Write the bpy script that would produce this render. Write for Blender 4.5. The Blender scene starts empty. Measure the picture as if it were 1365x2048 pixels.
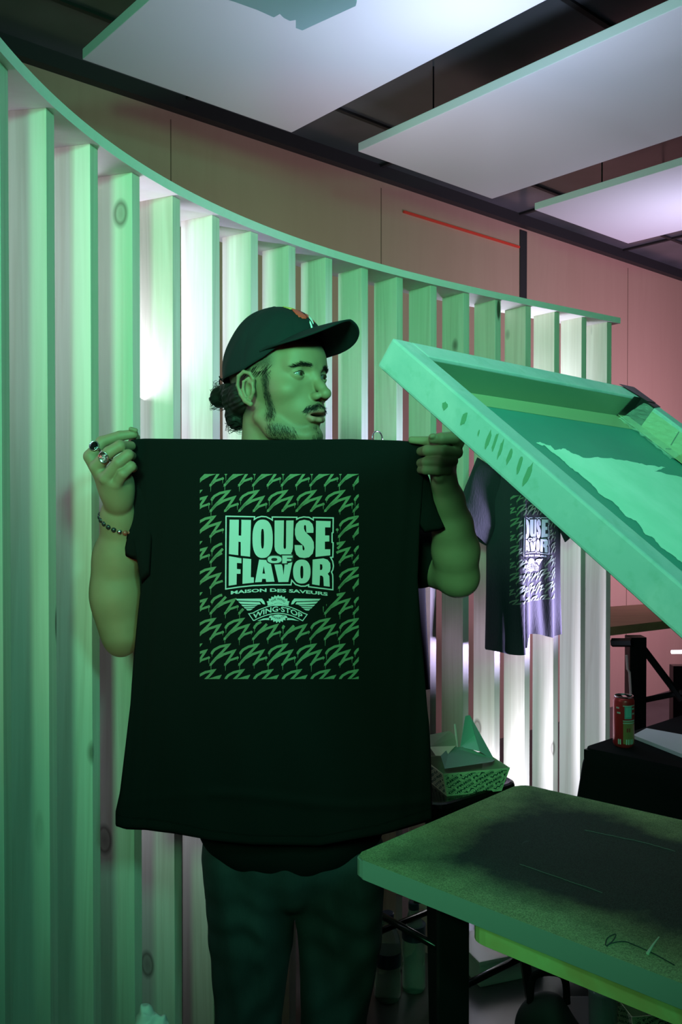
import bpy, bmesh, math, random
import numpy as np
from mathutils import Vector, Matrix

# ------------------------------------------------------------------ camera, world, light
scene = bpy.context.scene
COL = scene.collection
FPX = 1740.0
CAM_Z = 1.5
PITCH = math.radians(0.8)
cam_data = bpy.data.cameras.new('camera')
cam = bpy.data.objects.new('camera', cam_data); COL.objects.link(cam)
cam_data.sensor_fit = 'VERTICAL'; cam_data.sensor_height = 36.0
cam_data.lens = 36.0 * FPX / 2048.0
cam_data.clip_start = 0.05
cam.location = (0, 0, CAM_Z)
cam.rotation_euler = (math.pi / 2 - PITCH, 0, 0)
cam_data.dof.use_dof = False
scene.camera = cam
scene.view_settings.view_transform = 'Standard'
scene.view_settings.look = 'None'
scene.view_settings.gamma = 1.0
scene.view_settings.use_curve_mapping = False
scene.view_settings.exposure = 0.0

world = bpy.data.worlds.new('world'); scene.world = world
world.use_nodes = True
world.node_tree.nodes['Background'].inputs[0].default_value = (0.28, 0.55, 0.45, 1)
world.node_tree.nodes['Background'].inputs[1].default_value = 0.055


def look_rot(src, dst):
    return (Vector(dst) - Vector(src)).to_track_quat('-Z', 'Y').to_euler()


def area(name, loc, target, size, power, color, size_y=None, spread=180):
    l = bpy.data.lights.new(name, 'AREA'); l.energy = power; l.color = color
    l.size = size; l.spread = math.radians(spread)
    if size_y: l.shape = 'RECTANGLE'; l.size_y = size_y
    o = bpy.data.objects.new(name, l); COL.objects.link(o)
    o.location = loc; o.rotation_euler = look_rot(loc, target)
    return o


GREEN = (0.20, 1.0, 0.48)
CYAN = (0.16, 1.0, 0.68)
LILAC = (0.80, 0.78, 1.0)
area('green_stage_light', (-0.34, -1.0, 2.20), (0.10, 2.2, 1.95), 0.35, 10.5, GREEN, spread=64)
area('cyan_stage_light', (0.85, -0.9, 2.55), (-0.30, 2.2, 1.75), 0.3, 5.5, CYAN, spread=70)
# lilac tubes of light behind the slats
area('lilac_light_behind_slats', (-0.73, 2.03, 1.55), (-0.20, 2.50, 1.40), 0.12, 3.2, (0.70, 0.78, 1.0), size_y=1.5, spread=125)
area('lilac_light_under_top_board', (-0.62, 2.06, 1.82), (-0.42, 1.98, 2.2), 0.10, 1.6, (0.80, 0.80, 1.0), size_y=0.35, spread=160)
area('lilac_light_under_board_end', (0.62, 3.42, 1.80), (0.82, 3.28, 2.2), 0.10, 2.4, (0.80, 0.80, 1.0), size_y=0.4, spread=160)
area('lilac_light_near_slats', (-0.86, 1.50, 1.95), (-0.50, 1.72, 1.85), 0.10, 0.9, (0.80, 0.76, 1.0), size_y=0.6, spread=150)
area('lilac_light_behind_slat_end', (0.50, 3.50, 1.1), (0.95, 3.05, 1.1), 0.12, 5.0, (0.70, 0.74, 1.0), size_y=1.9, spread=160)
area('lilac_floor_light', (0.52, 2.92, 0.35), (0.95, 3.45, 0.95), 0.12, 3.5, (0.76, 0.76, 1.0), spread=120)
area('lilac_uplight', (0.42, 2.55, 2.30), (0.36, 2.72, 3.0), 0.2, 6.0, (0.62, 0.70, 1.0), spread=150)
area('lilac_uplight_far', (1.9, 4.3, 2.35), (1.75, 4.6, 3.0), 0.3, 4.5, (0.75, 0.70, 1.0), spread=150)
area('pink_wall_light', (3.3, 4.3, 1.4), (2.5, 6.2, 1.7), 0.5, 40, (0.95, 0.60, 1.0), spread=140)
area('amber_wall_light', (0.2, 3.2, 2.25), (0.0, 4.6, 2.7), 0.8, 1.3, (1.0, 0.52, 0.38), spread=170)
area('warm_low_light', (-0.45, 0.5, 0.8), (-0.38, 1.55, 1.40), 0.2, 0.09, (1.0, 0.20, 0.16), spread=40)
area('lilac_side_light', (1.41, 3.20, 0.80), (0.86, 3.04, 1.05), 0.12, 9.0, (0.60, 0.52, 1.0), spread=38)


# ------------------------------------------------------------------ helpers
def ray(px, py):
    a = (px - 682.5) / FPX; b = -(py - 1024.0) / FPX
    return Vector((a, math.cos(PITCH) + b * math.sin(PITCH), -math.sin(PITCH) + b * math.cos(PITCH)))


def P(px, py, y):          # the point seen at (px, py) that stands at distance y
    d = ray(px, py); t = y / d.y
    return Vector((d.x * t, y, CAM_Z + d.z * t))


def PZ(px, py, z):         # the point seen at (px, py) that lies at height z
    d = ray(px, py); t = (z - CAM_Z) / d.z
    return Vector((d.x * t, d.y * t, z))


def tag(o, label=None, cat=None, group=None, kind=None):
    if label: o['label'] = label
    if cat: o['category'] = cat
    if group: o['group'] = group
    if kind: o['kind'] = kind
    return o


def empty(name, loc=(0, 0, 0), rz=0.0):
    o = bpy.data.objects.new(name, None); COL.objects.link(o)
    o.location = loc; o.rotation_euler = (0, 0, rz); o.empty_display_size = 0.05
    return o


def link_mesh(name, me, mat, parent=None, smooth=False):
    if mat is not None:
        for m in (mat if isinstance(mat, (list, tuple)) else [mat]): me.materials.append(m)
    if smooth:
        me.polygons.foreach_set('use_smooth', [True] * len(me.polygons))
    o = bpy.data.objects.new(name, me); COL.objects.link(o)
    if parent is not None:
        o.parent = parent
        o.matrix_parent_inverse = (Matrix.Translation(parent.location) @ parent.rotation_euler.to_matrix().to_4x4()).inverted() if not getattr(parent, 'parent', None) else Matrix.Identity(4)
    return o


def from_py(name, verts, faces, mat, parent=None, smooth=False):
    me = bpy.data.meshes.new(name); me.from_pydata([tuple(v) for v in verts], [], faces); me.update()
    return link_mesh(name, me, mat, parent, smooth)


def from_bm(name, bm, mat, parent=None, smooth=False):
    me = bpy.data.meshes.new(name); bm.to_mesh(me); bm.free()
    return link_mesh(name, me, mat, parent, smooth)


def add_box(bm, c, s, rz=0.0, bevel=0.0, M=None):
    mat = Matrix.Translation(Vector(c)) @ Matrix.Rotation(rz, 4, 'Z') @ Matrix.Diagonal((s[0], s[1], s[2], 1))
    if M is not None: mat = M @ Matrix.Diagonal((s[0], s[1], s[2], 1))
    r = bmesh.ops.create_cube(bm, size=1.0, matrix=mat)
    if bevel > 0:
        ed = list({e for v in r['verts'] for e in v.link_edges})
        bmesh.ops.bevel(bm, geom=ed, offset=bevel, segments=2, affect='EDGES', profile=0.7)


def tube(bm, pts, rad, seg=8, cap=True):
    pts = [Vector(p) for p in pts]
    n = len(pts); rads = rad if isinstance(rad, (list, tuple)) else [rad] * n
    rings = []; ref = None
    for i, p in enumerate(pts):
        t = (pts[min(i + 1, n - 1)] - pts[max(i - 1, 0)]).normalized()
        if ref is None:
            ref = Vector((0, 0, 1)) if abs(t.z) < 0.9 else Vector((1, 0, 0))
        u = (ref - t * ref.dot(t)).normalized(); w = t.cross(u); ref = u
        rings.append([bm.verts.new(p + (u * math.cos(2 * math.pi * k / seg) + w * math.sin(2 * math.pi * k / seg)) * rads[i]) for k in range(seg)])
    for a, b in zip(rings, rings[1:]):
        for k in range(seg):
            bm.faces.new((a[k], a[(k + 1) % seg], b[(k + 1) % seg], b[k]))
    if cap:
        bm.faces.new(rings[0][::-1]); bm.faces.new(rings[-1])


def lathe(bm, prof, c=(0, 0, 0), seg=32):
    rings = []
    for r, z in prof:
        rings.append([bm.verts.new((c[0] + r * math.cos(2 * math.pi * k / seg), c[1] + r * math.sin(2 * math.pi * k / seg), c[2] + z)) for k in range(seg)])
    for a, b in zip(rings, rings[1:]):
        for k in range(seg):
            bm.faces.new((a[k], a[(k + 1) % seg], b[(k + 1) % seg], b[k]))
    bm.faces.new(rings[0][::-1]); bm.faces.new(rings[-1])


def prism(bm, poly, z0, z1):
    lo = [bm.verts.new((p[0], p[1], z0)) for p in poly]; hi = [bm.verts.new((p[0], p[1], z1)) for p in poly]
    n = len(poly)
    bm.faces.new(lo[::-1]); bm.faces.new(hi)
    for k in range(n): bm.faces.new((lo[k], lo[(k + 1) % n], hi[(k + 1) % n], hi[k]))


def catmull(pts, n=8):
    pts = [Vector(p) for p in pts]; out = []
    for i in range(len(pts) - 1):
        p0 = pts[max(i - 1, 0)]; p1 = pts[i]; p2 = pts[i + 1]; p3 = pts[min(i + 2, len(pts) - 1)]
        for k in range(n):
            t = k / n
            out.append(0.5 * ((2 * p1) + (p2 - p0) * t + (2 * p0 - 5 * p1 + 4 * p2 - p3) * t * t + (3 * p1 - p0 - 3 * p2 + p3) * t ** 3))
    out.append(pts[-1]); return out


# ------------------------------------------------------------------ materials
class MB:
    def __init__(s, name, color=(0.5, 0.5, 0.5), rough=0.6, metal=0.0, spec=0.5):
        s.m = bpy.data.materials.new(name); s.m.use_nodes = True
        s.nt = s.m.node_tree; s.b = s.nt.nodes['Principled BSDF']
        s.b.inputs['Base Color'].default_value = (*color, 1); s.b.inputs['Roughness'].default_value = rough
        s.b.inputs['Metallic'].default_value = metal
        s.b.inputs['Specular IOR Level'].default_value = spec

    def n(s, t, **kw):
        nd = s.nt.nodes.new(t)
        for k, v in kw.items():
            if k in nd.inputs: nd.inputs[k].default_value = v
            else: setattr(nd, k, v)
        return nd

    def l(s, a, b): s.nt.links.new(a, b)

    def coords(s, scale=(1, 1, 1), rnd=False, kind='Object'):
        tc = s.n('ShaderNodeTexCoord'); mp = s.n('ShaderNodeMapping'); mp.inputs['Scale'].default_value = scale
        s.l(tc.outputs[kind], mp.inputs['Vector'])
        if rnd:
            oi = s.n('ShaderNodeObjectInfo'); mu = s.n('ShaderNodeMath', operation='MULTIPLY'); mu.inputs[1].default_value = 37.0
            s.l(oi.outputs['Random'], mu.inputs[0]); cb = s.n('ShaderNodeCombineXYZ')
            for k in range(3): s.l(mu.outputs[0], cb.inputs[k])
            s.l(cb.outputs[0], mp.inputs['Location'])
        return mp.outputs[0]

    def noise(s, vec, scale, detail=4, rough=0.55, dist=0.0):
        nz = s.n('ShaderNodeTexNoise'); nz.inputs['Scale'].default_value = scale; nz.inputs['Detail'].default_value = detail
        nz.inputs['Roughness'].default_value = rough; nz.inputs['Distortion'].default_value = dist
        s.l(vec, nz.inputs['Vector']); return nz.outputs['Fac']

    def ramp(s, fac, stops):
        r = s.n('ShaderNodeValToRGB'); e = r.color_ramp.elements
        while len(e) < len(stops): e.new(0.5)
        for k, (p, c) in enumerate(stops):
            e[k].position = p; e[k].color = (*c, 1) if len(c) == 3 else c
        s.l(fac, r.inputs[0]); return r.outputs[0]

    def mix(s, fac, a, b, mode='MIX'):
        m = s.n('ShaderNodeMix', data_type='RGBA', blend_type=mode)
        for src, idx in ((fac, 0), (a, 6), (b, 7)):
            if hasattr(src, 'is_linked') or hasattr(src, 'links'): s.l(src, m.inputs[idx])
            elif idx == 0: m.inputs[0].default_value = src
            else: m.inputs[idx].default_value = (*src, 1)
        return m.outputs[2]

    def base(s, c): s.l(c, s.b.inputs['Base Color'])

    def bump(s, h, strength=0.3, dist=0.002):
        bp = s.n('ShaderNodeBump'); bp.inputs['Strength'].default_value = strength; bp.inputs['Distance'].default_value = dist
        s.l(h, bp.inputs['Height']); s.l(bp.outputs[0], s.b.inputs['Normal'])


def plain(name, color, rough=0.6, metal=0.0, spec=0.5, bump=None):
    m = MB(name, color, rough, metal, spec)
    if bump:
        v = m.coords((1, 1, 1)); m.bump(m.noise(v, bump[0], 5), bump[1], bump[2])
    return m.m


def wood(name, light, dark, grain=60, stretch=0.06, knots=True, knot_scale=3.2, contrast=0.5, axis=2, rnd=True, rough=0.62):
    m = MB(name, light, rough)
    sc = [1, 1, 1]; sc[axis] = stretch
    v = m.coords(tuple(sc), rnd)
    n1 = m.noise(v, grain, 3, 0.6, 0.6)
    n2 = m.noise(v, grain * 0.16, 3, 0.5, 2.2)
    wv = m.n('ShaderNodeMath', operation='MULTIPLY'); wv.inputs[1].default_value = 26.0; m.l(n2, wv.inputs[0])
    sn = m.n('ShaderNodeMath', operation='SINE'); m.l(wv.outputs[0], sn.inputs[0])
    r1 = m.ramp(n1, [(0.3, (0, 0, 0)), (0.75, (1, 1, 1))])
    r2 = m.ramp(sn.outputs[0], [(0.0, (0, 0, 0)), (1.0, (1, 1, 1))])
    c = m.mix(0.4, r1, r2)
    fac = m.n('ShaderNodeMath', operation='MULTIPLY'); fac.inputs[1].default_value = contrast; m.l(c, fac.inputs[0])
    col = m.mix(fac.outputs[0], light, dark)
    if knots:
        sk = [1, 1, 1]; sk[axis] = 0.62
        vk = m.coords(tuple(sk), rnd)
        vo = m.n('ShaderNodeTexVoronoi'); vo.inputs['Scale'].default_value = knot_scale; m.l(vk, vo.inputs['Vector'])
        kr = m.ramp(vo.outputs['Distance'], [(0.0, (0.75, 0.75, 0.75)), (0.055, (0.45, 0.45, 0.45)), (0.07, (0.8, 0.8, 0.8)), (0.10, (0, 0, 0))])
        col = m.mix(kr, col, tuple(x * 0.28 for x in dark))
        vs = m.coords(tuple([6, 6, 6] if axis < 0 else [9 if k != axis else 2.2 for k in range(3)]), rnd)
        v2 = m.n('ShaderNodeTexVoronoi'); v2.inputs['Scale'].default_value = 1.0; m.l(vs, v2.inputs['Vector'])
        k2 = m.ramp(v2.outputs['Distance'], [(0.0, (1, 1, 1)), (0.06, (1, 1, 1)), (0.10, (0, 0, 0))])
        nn = m.noise(vs, 0.35, 1)
        k3 = m.ramp(nn, [(0.52, (0, 0, 0)), (0.6, (1, 1, 1))])
        k4 = m.mix(1.0, k2, k3, 'MULTIPLY')
        col = m.mix(k4, col, tuple(x * 0.2 for x in dark))
    m.base(col); m.bump(c, 0.12, 0.001)
    return m.m


PINE = wood('pine', (0.70, 0.66, 0.55), (0.44, 0.37, 0.27), 55, 0.035, True, 4.2, 0.50)
PLATE = wood('painted_board', (0.80, 0.76, 0.72), (0.66, 0.60, 0.55), 40, 0.2, False, contrast=0.25, axis=0, rnd=False)
BLACK_METAL = plain('black_metal', (0.015, 0.016, 0.016), 0.32, 0.6)
BLACK_FABRIC = plain('black_fabric', (0.006, 0.007, 0.007), 0.95, 0, 0.08)


# ------------------------------------------------------------------ the room
HEAD = math.radians(41.0)
V = Vector((math.cos(HEAD), math.sin(HEAD), 0))          # along the back wall
U = Vector((math.sin(HEAD), -math.cos(HEAD), 0))         # from the wall into the room
CEIL = 3.3
W0 = Vector((-1.33, 3.42, 0))                            # a point of the back wall


def wall_pt(s, z, off=0.0):
    p = W0 + V * s + U * off
    return Vector((p.x, p.y, z))


def box_on_wall(name, s0, s1, z0, z1, o0, o1, mat, parent=None, bevel=0.0):
    bm = bmesh.new()
    c = (wall_pt(s0, z0, o0) + wall_pt(s1, z1, o1)) / 2
    add_box(bm, c, (abs(s1 - s0), abs(o1 - o0), abs(z1 - z0)), HEAD, bevel)
    return from_bm(name, bm, mat, parent)


def plywood():
    m = MB('plywood_wall', (0.5, 0.3, 0.2), 0.55)
    v = m.coords((1, 1, 0.12)); a = m.noise(v, 14, 4, 0.6, 0.8); b = m.noise(v, 1.1, 2)
    c = m.mix(a, (0.46, 0.30, 0.21), (0.56, 0.38, 0.27)); m.base(m.mix(b, c, (0.45, 0.28, 0.19)))
    return m.m


PLY = plywood()
DARK_TRIM = plain('dark_trim', (0.02, 0.022, 0.02), 0.6)
sets = []
# back wall in three sheets with open joints, dark frieze above
w = box_on_wall('wall_back', -4.0, 12.0, -0.0, CEIL, -0.12, 0.0, PLY); tag(w, kind='structure')
o = box_on_wall('wall_back_joint', 3.27, 3.34, 0.0, 3.22, 0.0, 0.006, DARK_TRIM); o.name = 'trim_1'; tag(o, kind='structure')
o = box_on_wall('trim_2', -4.0, 12.0, 3.235, 3.30, 0.0, 0.05, DARK_TRIM); tag(o, kind='structure')
SEAM = plain('wall_joint', (0.20, 0.12, 0.08), 0.7)
for k, s in enumerate((-0.55, 0.75, 2.05, 4.55, 5.75, 7.0)):
    o = box_on_wall('trim_%d' % (3 + k), s, s + 0.005, 0.0, 3.2, 0.0, 0.002, SEAM); tag(o, kind='structure')
o = box_on_wall('trim_9', 3.34, 7.5, 1.98, 1.995, 0.0, 0.004, SEAM); tag(o, kind='structure')
RED = plain('red_strip', (0.75, 0.06, 0.03), 0.5)
o = box_on_wall('wall_strip', 2.22, 3.26, 3.10, 3.112, 0.0, 0.012, RED); tag(o, 'thin red strip running along the top of the plywood wall', 'strip')

bm = bmesh.new(); add_box(bm, (1.0, 2.5, -0.05), (14, 16, 0.1))
fm = MB('dark_floor', (0.05, 0.05, 0.05), 0.35)
v = fm.coords((1, 1, 1)); fm.base(fm.ramp(fm.noise(v, 3.5, 6), [(0.3, (0.035, 0.037, 0.035)), (0.7, (0.075, 0.078, 0.072))])); fm.bump(fm.noise(v, 40, 3), 0.15, 0.002)
tag(from_bm('floor', bm, fm.m), kind='structure')

# side and rear walls keep the room closed
DARK_WALL = plain('dark_wall', (0.06, 0.06, 0.06), 0.8)
bm = bmesh.new(); add_box(bm, (-2.65, 0.0, CEIL / 2), (0.1, 8.6, CEIL)); tag(from_bm('wall_left', bm, DARK_WALL), kind='structure')
bm = bmesh.new(); add_box(bm, (6.3, 4.0, CEIL / 2), (0.1, 17.0, CEIL)); tag(from_bm('wall_right', bm, DARK_WALL), kind='structure')
bm = bmesh.new(); add_box(bm, (1.8, -3.6, CEIL / 2), (9.2, 0.1, CEIL)); tag(from_bm('wall_rear', bm, DARK_WALL), kind='structure')

cm = MB('glossy_ceiling', (0.05, 0.06, 0.06), 0.22)
v = cm.coords((1, 1, 1)); cm.base(cm.ramp(cm.noise(v, 1.2, 3), [(0.35, (0.06, 0.085, 0.078)), (0.7, (0.16, 0.17, 0.18))]))
bm = bmesh.new(); add_box(bm, (1.0, 2.5, CEIL + 0.05), (14, 16, 0.1)); tag(from_bm('ceiling', bm, cm.m), kind='structure')
n = 10
for k in range(9):                                        # ceiling rails, square to the wall
    s = -1.6 + 1.2 * k
    o = box_on_wall('trim_%d' % n, s, s + 0.022, CEIL - 0.014, CEIL - 0.001, 0.05, 6.0, DARK_TRIM); tag(o, kind='structure'); n += 1
for k in range(6):
    t = 0.40 + 1.2 * k
    o = box_on_wall('trim_%d' % n, -3.5, 9.5, CEIL - 0.012, CEIL - 0.001, t, t + 0.022, DARK_TRIM); tag(o, kind='structure'); n += 1

# ------------------------------------------------------------------ hanging ceiling panels
pm = MB('acoustic_white', (0.78, 0.78, 0.80), 0.8)
v = pm.coords((1, 1, 1)); pm.bump(pm.noise(v, 220, 2), 0.12, 0.001)
PANEL = pm.m
PZT = 3.0


def ceiling_panel(corner, label, length=2.6, width=0.9):
    t = empty('ceiling_panel', corner, HEAD)
    tag(t, label, 'ceiling panel', 'white panels hanging under the ceiling')
    bm = bmesh.new(); add_box(bm, (width / 2, -length / 2, 0.018), (width, length, 0.036), 0, 0.003)
    o = from_bm('panel_board', bm, PANEL, None); o.parent = t
    for (x, y) in ((0.15, -0.3), (width - 0.15, -0.3), (0.15, -length + 0.3), (width - 0.15, -length + 0.3)):
        bm = bmesh.new(); tube(bm, [(x, y, 0.03), (x, y, CEIL - PZT)], 0.0035, 6)
        o = from_bm('hanging_wire', bm, BLACK_METAL, None); o.parent = t
    return t


ceiling_panel(PZ(165, 119, PZT), 'large white ceiling panel with a stepped box hung under it, leftmost of three')
ceiling_panel(PZ(717, 303, PZT), 'middle white ceiling panel hanging flat beside the glossy dark strip')
ceiling_panel(PZ(1070, 420, PZT), 'white ceiling panel farthest right, its corner above the pink wall')

# stepped box hanging below the first panel
pts = [(430, -8), (470, 4), (515, 20), (548, 35), (560, 28), (568, 36), (580, 42), (592, 40), (592, 56), (605, 61), (712, 12), (714, 3), (640, -60), (470, -130)]
t = empty('hanging_box', PZ(560, -20, 2.74)); tag(t, 'pale teal box with a stepped edge hanging below the leftmost ceiling panel', 'hanging box')
bm = bmesh.new(); prism(bm, [tuple((PZ(x, y, 2.74))[:2]) for x, y in pts], 2.74, 2.775)
box_mat = plain('pale_teal_plastic', (0.42, 0.62, 0.66), 0.5)
from_bm('housing', bm, box_mat, t)
for px, py in ((520, -20), (660, -15)):
    c = PZ(px, py, 2.775); bm = bmesh.new(); tube(bm, [c, (c.x, c.y, 3.0)], 0.004, 6); from_bm('rod', bm, BLACK_METAL, t)
bm = bmesh.new(); c = PZ(700, 4, 2.745); d = PZ(655, -22, 2.745); tube(bm, [c, d], 0.004, 6); from_bm('edge_strip', bm, plain('pale_edge', (0.8, 0.8, 0.85)), t)

# ------------------------------------------------------------------ curved slat screen
CX = [-1.78131820e-04, 7.85961536e-03, 1.23053292e-02, -5.43518855e-01]
CY = [8.06253131e-05, -4.26012959e-03, 1.68457959e-01, 1.41519011e+00]
SLAT_H = 2.2


def arc(i):
    return Vector((np.polyval(CX, i), np.polyval(CY, i), 0))


def arc_t(i):
    return (arc(i + 0.01) - arc(i - 0.01)).normalized()


def arc_n(i):
    t = arc_t(i); return Vector((-t.y, t.x, 0))           # away from the room


screen = empty('slat_screen', (0.0, 2.55, 0)); tag(screen, 'curved floor-standing screen of upright pine slats under a white top board', 'slat screen')
SD, ST = 0.100, 0.029
bm = bmesh.new(); add_box(bm, (0, 0, SLAT_H / 2), (ST, SD, SLAT_H), 0, 0.0012)
slat_me = bpy.data.meshes.new('slat'); bm.to_mesh(slat_me); bm.free(); slat_me.materials.append(PINE)
for i in range(-3, 18):
    a = arc(i); tt = arc_t(i); nn = arc_n(i)
    c = a + nn * (SD / 2) - tt * (ST / 2) * 0.2
    o = bpy.data.objects.new('slat', slat_me); COL.objects.link(o); o.parent = screen
    o.location = c - screen.location; o.location.z = 0
    o.rotation_euler = (0, 0, math.atan2(tt.y, tt.x))
bm = bmesh.new(); ins = []; N = 160
for k in range(N + 1):
    i = -3.3 + (17.32 + 3.3) * k / N
    a = arc(i); nn = arc_n(i)
    q = [a - nn * 0.014, a + nn * (SD + 0.03)]
    ins.append([bm.verts.new((q[0].x, q[0].y, SLAT_H)), bm.verts.new((q[1].x, q[1].y, SLAT_H)), bm.verts.new((q[1].x, q[1].y, SLAT_H + 0.022)), bm.verts.new((q[0].x, q[0].y, SLAT_H + 0.022))])
for a, b in zip(ins, ins[1:]):
    for k in range(4): bm.faces.new((a[k], b[k], b[(k + 1) % 4], a[(k + 1) % 4]))
bm.faces.new(ins[0]); bm.faces.new(ins[-1][::-1]); bmesh.ops.recalc_face_normals(bm, faces=bm.faces)
from_bm('top_board', bm, PLATE, screen)

# ------------------------------------------------------------------ implicit surfaces (for body, cap hair, clothes)
class Field:
    def __init__(s, lo, hi, h):
        s.h = h; s.lo = np.array(lo, np.float32)
        n = np.ceil((np.array(hi) - np.array(lo)) / h).astype(int) + 1
        s.n = n; s.F = np.full(tuple(n), 0.06, np.float32)

    def block(s, lo, hi):
        a = np.clip(np.floor((np.array(lo) - s.lo) / s.h).astype(int), 0, s.n - 1)
        b = np.clip(np.ceil((np.array(hi) - s.lo) / s.h).astype(int) + 1, 1, s.n)
        b = np.maximum(b, a + 1)
        ax = [(s.lo[k] + s.h * np.arange(a[k], b[k], dtype=np.float32)) for k in range(3)]
        X, Y, Z = np.meshgrid(*ax, indexing='ij', sparse=True)
        return (slice(a[0], b[0]), slice(a[1], b[1]), slice(a[2], b[2])), X, Y, Z

    def _union(s, sl, d, k):
        A = s.F[sl]
        if k > 0:
            hh = np.clip(0.5 + 0.5 * (A - d) / k, 0, 1); s.F[sl] = A * (1 - hh) + d * hh - k * hh * (1 - hh)
        else: s.F[sl] = np.minimum(A, d)

    def cut(s, sl, d, k):
        A = s.F[sl]; d = -d
        if k > 0:
            hh = np.clip(0.5 - 0.5 * (A - d) / k, 0, 1); s.F[sl] = A * (1 - hh) + d * hh + k * hh * (1 - hh)
        else: s.F[sl] = np.maximum(A, d)

    def cone(s, a, b, ra, rb, k=0.01, sub=False, flat=None):
        a = np.array(a, np.float32); b = np.array(b, np.float32); r = max(ra, rb) + k + 0.012
        sl, X, Y, Z = s.block(np.minimum(a, b) - r, np.maximum(a, b) + r)
        d = b - a; L2 = float((d * d).sum()) + 1e-9
        t = np.clip(((X - a[0]) * d[0] + (Y - a[1]) * d[1] + (Z - a[2]) * d[2]) / L2, 0, 1)
        D = np.sqrt((X - a[0] - t * d[0]) ** 2 + (Y - a[1] - t * d[1]) ** 2 + (Z - a[2] - t * d[2]) ** 2) - (ra + (rb - ra) * t)
        (s.cut if sub else s._union)(sl, D, k)

    def chain(s, pts, rads, k=0.006, sub=False):
        for i in range(len(pts) - 1): s.cone(pts[i], pts[i + 1], rads[i], rads[i + 1], k, sub)

    def ell(s, c, r, k=0.01, sub=False, rot=None):
        c = np.array(c, np.float32); R = max(r) + k + 0.012
        sl, X, Y, Z = s.block(c - R, c + R)
        x, y, z = X - c[0], Y - c[1], Z - c[2]
        if rot is not None:
            M = np.array(rot.to_3x3().inverted() if hasattr(rot, 'to_3x3') else rot)
            x, y, z = M[0][0] * x + M[0][1] * y + M[0][2] * z, M[1][0] * x + M[1][1] * y + M[1][2] * z, M[2][0] * x + M[2][1] * y + M[2][2] * z
        k0 = np.sqrt((x / r[0]) ** 2 + (y / r[1]) ** 2 + (z / r[2]) ** 2)
        k1 = np.sqrt((x / r[0] ** 2) ** 2 + (y / r[1] ** 2) ** 2 + (z / r[2] ** 2) ** 2)
        D = k0 * (k0 - 1) / np.maximum(k1, 1e-6)
        (s.cut if sub else s._union)(sl, D.astype(np.float32), k)

    def mesh(s):
        F = s.F; S = F < 0
        n = np.array(F.shape)
        c = np.zeros(tuple(n - 1), np.int8)
        for dx in (0, 1):
            for dy in (0, 1):
                for dz in (0, 1):
                    c += S[dx:n[0] - 1 + dx, dy:n[1] - 1 + dy, dz:n[2] - 1 + dz]
        act = (c > 0) & (c < 8)
        idx = np.argwhere(act); ids = np.full(act.shape, -1, np.int64); ids[act] = np.arange(len(idx))
        acc = np.zeros((len(idx), 3)); cnt = np.zeros(len(idx))
        corners = [(0, 0, 0), (1, 0, 0), (0, 1, 0), (1, 1, 0), (0, 0, 1), (1, 0, 1), (0, 1, 1), (1, 1, 1)]
        vals = np.stack([F[idx[:, 0] + q[0], idx[:, 1] + q[1], idx[:, 2] + q[2]] for q in corners], 1)
        for a in range(8):
            for b in range(a + 1, 8):
                if sum(abs(corners[a][k] - corners[b][k]) for k in range(3)) != 1: continue
                fa, fb = vals[:, a], vals[:, b]; m = (fa < 0) != (fb < 0)
                t = np.where(m, fa / np.where(m, fa - fb, 1), 0)
                p = np.array(corners[a])[None] + t[:, None] * (np.array(corners[b]) - np.array(corners[a]))[None]
                acc += p * m[:, None]; cnt += m
        v = (idx + acc / cnt[:, None]) * s.h + s.lo
        quads = []
        for ax in range(3):
            o1, o2 = [(1, 2), (2, 0), (0, 1)][ax]
            sl0 = [slice(None)] * 3; sl1 = [slice(None)] * 3
            sl0[ax] = slice(0, -1); sl1[ax] = slice(1, None)
            a = S[tuple(sl0)]; b = S[tuple(sl1)]
            e = np.argwhere(a != b)
            e = e[(e[:, o1] > 0) & (e[:, o2] > 0) & (e[:, o1] < n[o1] - 1) & (e[:, o2] < n[o2] - 1)]
            fl = a[e[:, 0], e[:, 1], e[:, 2]]
            def cid(d1, d2):
                q = e.copy(); q[:, o1] += d1; q[:, o2] += d2; return ids[q[:, 0], q[:, 1], q[:, 2]]
            Q = np.stack([cid(-1, -1), cid(0, -1), cid(0, 0), cid(-1, 0)], 1)
            Q[~fl] = Q[~fl][:, ::-1]
            quads.append(Q)
        q = np.concatenate(quads); q = q[(q >= 0).all(1)]
        return v, q


def relax(v, q, it=2, f=0.5):
    for _ in range(it):
        s = np.zeros_like(v); c = np.zeros(len(v))
        for k in range(4):
            a, b = q[:, k], q[:, (k + 1) % 4]
            for j in range(3):
                s[:, j] += np.bincount(a, v[b, j], len(v)) + np.bincount(b, v[a, j], len(v))
            c += np.bincount(a, minlength=len(v)) + np.bincount(b, minlength=len(v))
        v = v * (1 - f) + f * s / np.maximum(c, 1)[:, None]
    return v


def np_mesh(name, v, q, attrs=None):
    me = bpy.data.meshes.new(name)
    me.vertices.add(len(v)); me.vertices.foreach_set('co', np.ascontiguousarray(v, np.float32).ravel())
    me.loops.add(len(q) * 4); me.loops.foreach_set('vertex_index', q.astype(np.int32).ravel())
    me.polygons.add(len(q)); me.polygons.foreach_set('loop_start', np.arange(0, len(q) * 4, 4, dtype=np.int32))
    me.polygons.foreach_set('loop_total', np.full(len(q), 4, np.int32))
    me.update(calc_edges=True); me.validate()
    me.polygons.foreach_set('use_smooth', np.ones(len(me.polygons), bool))
    if attrs:
        for k, a in attrs.items():
            at = me.attributes.new(k, 'FLOAT', 'POINT'); at.data.foreach_set('value', a.astype(np.float32))
    return me


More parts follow.
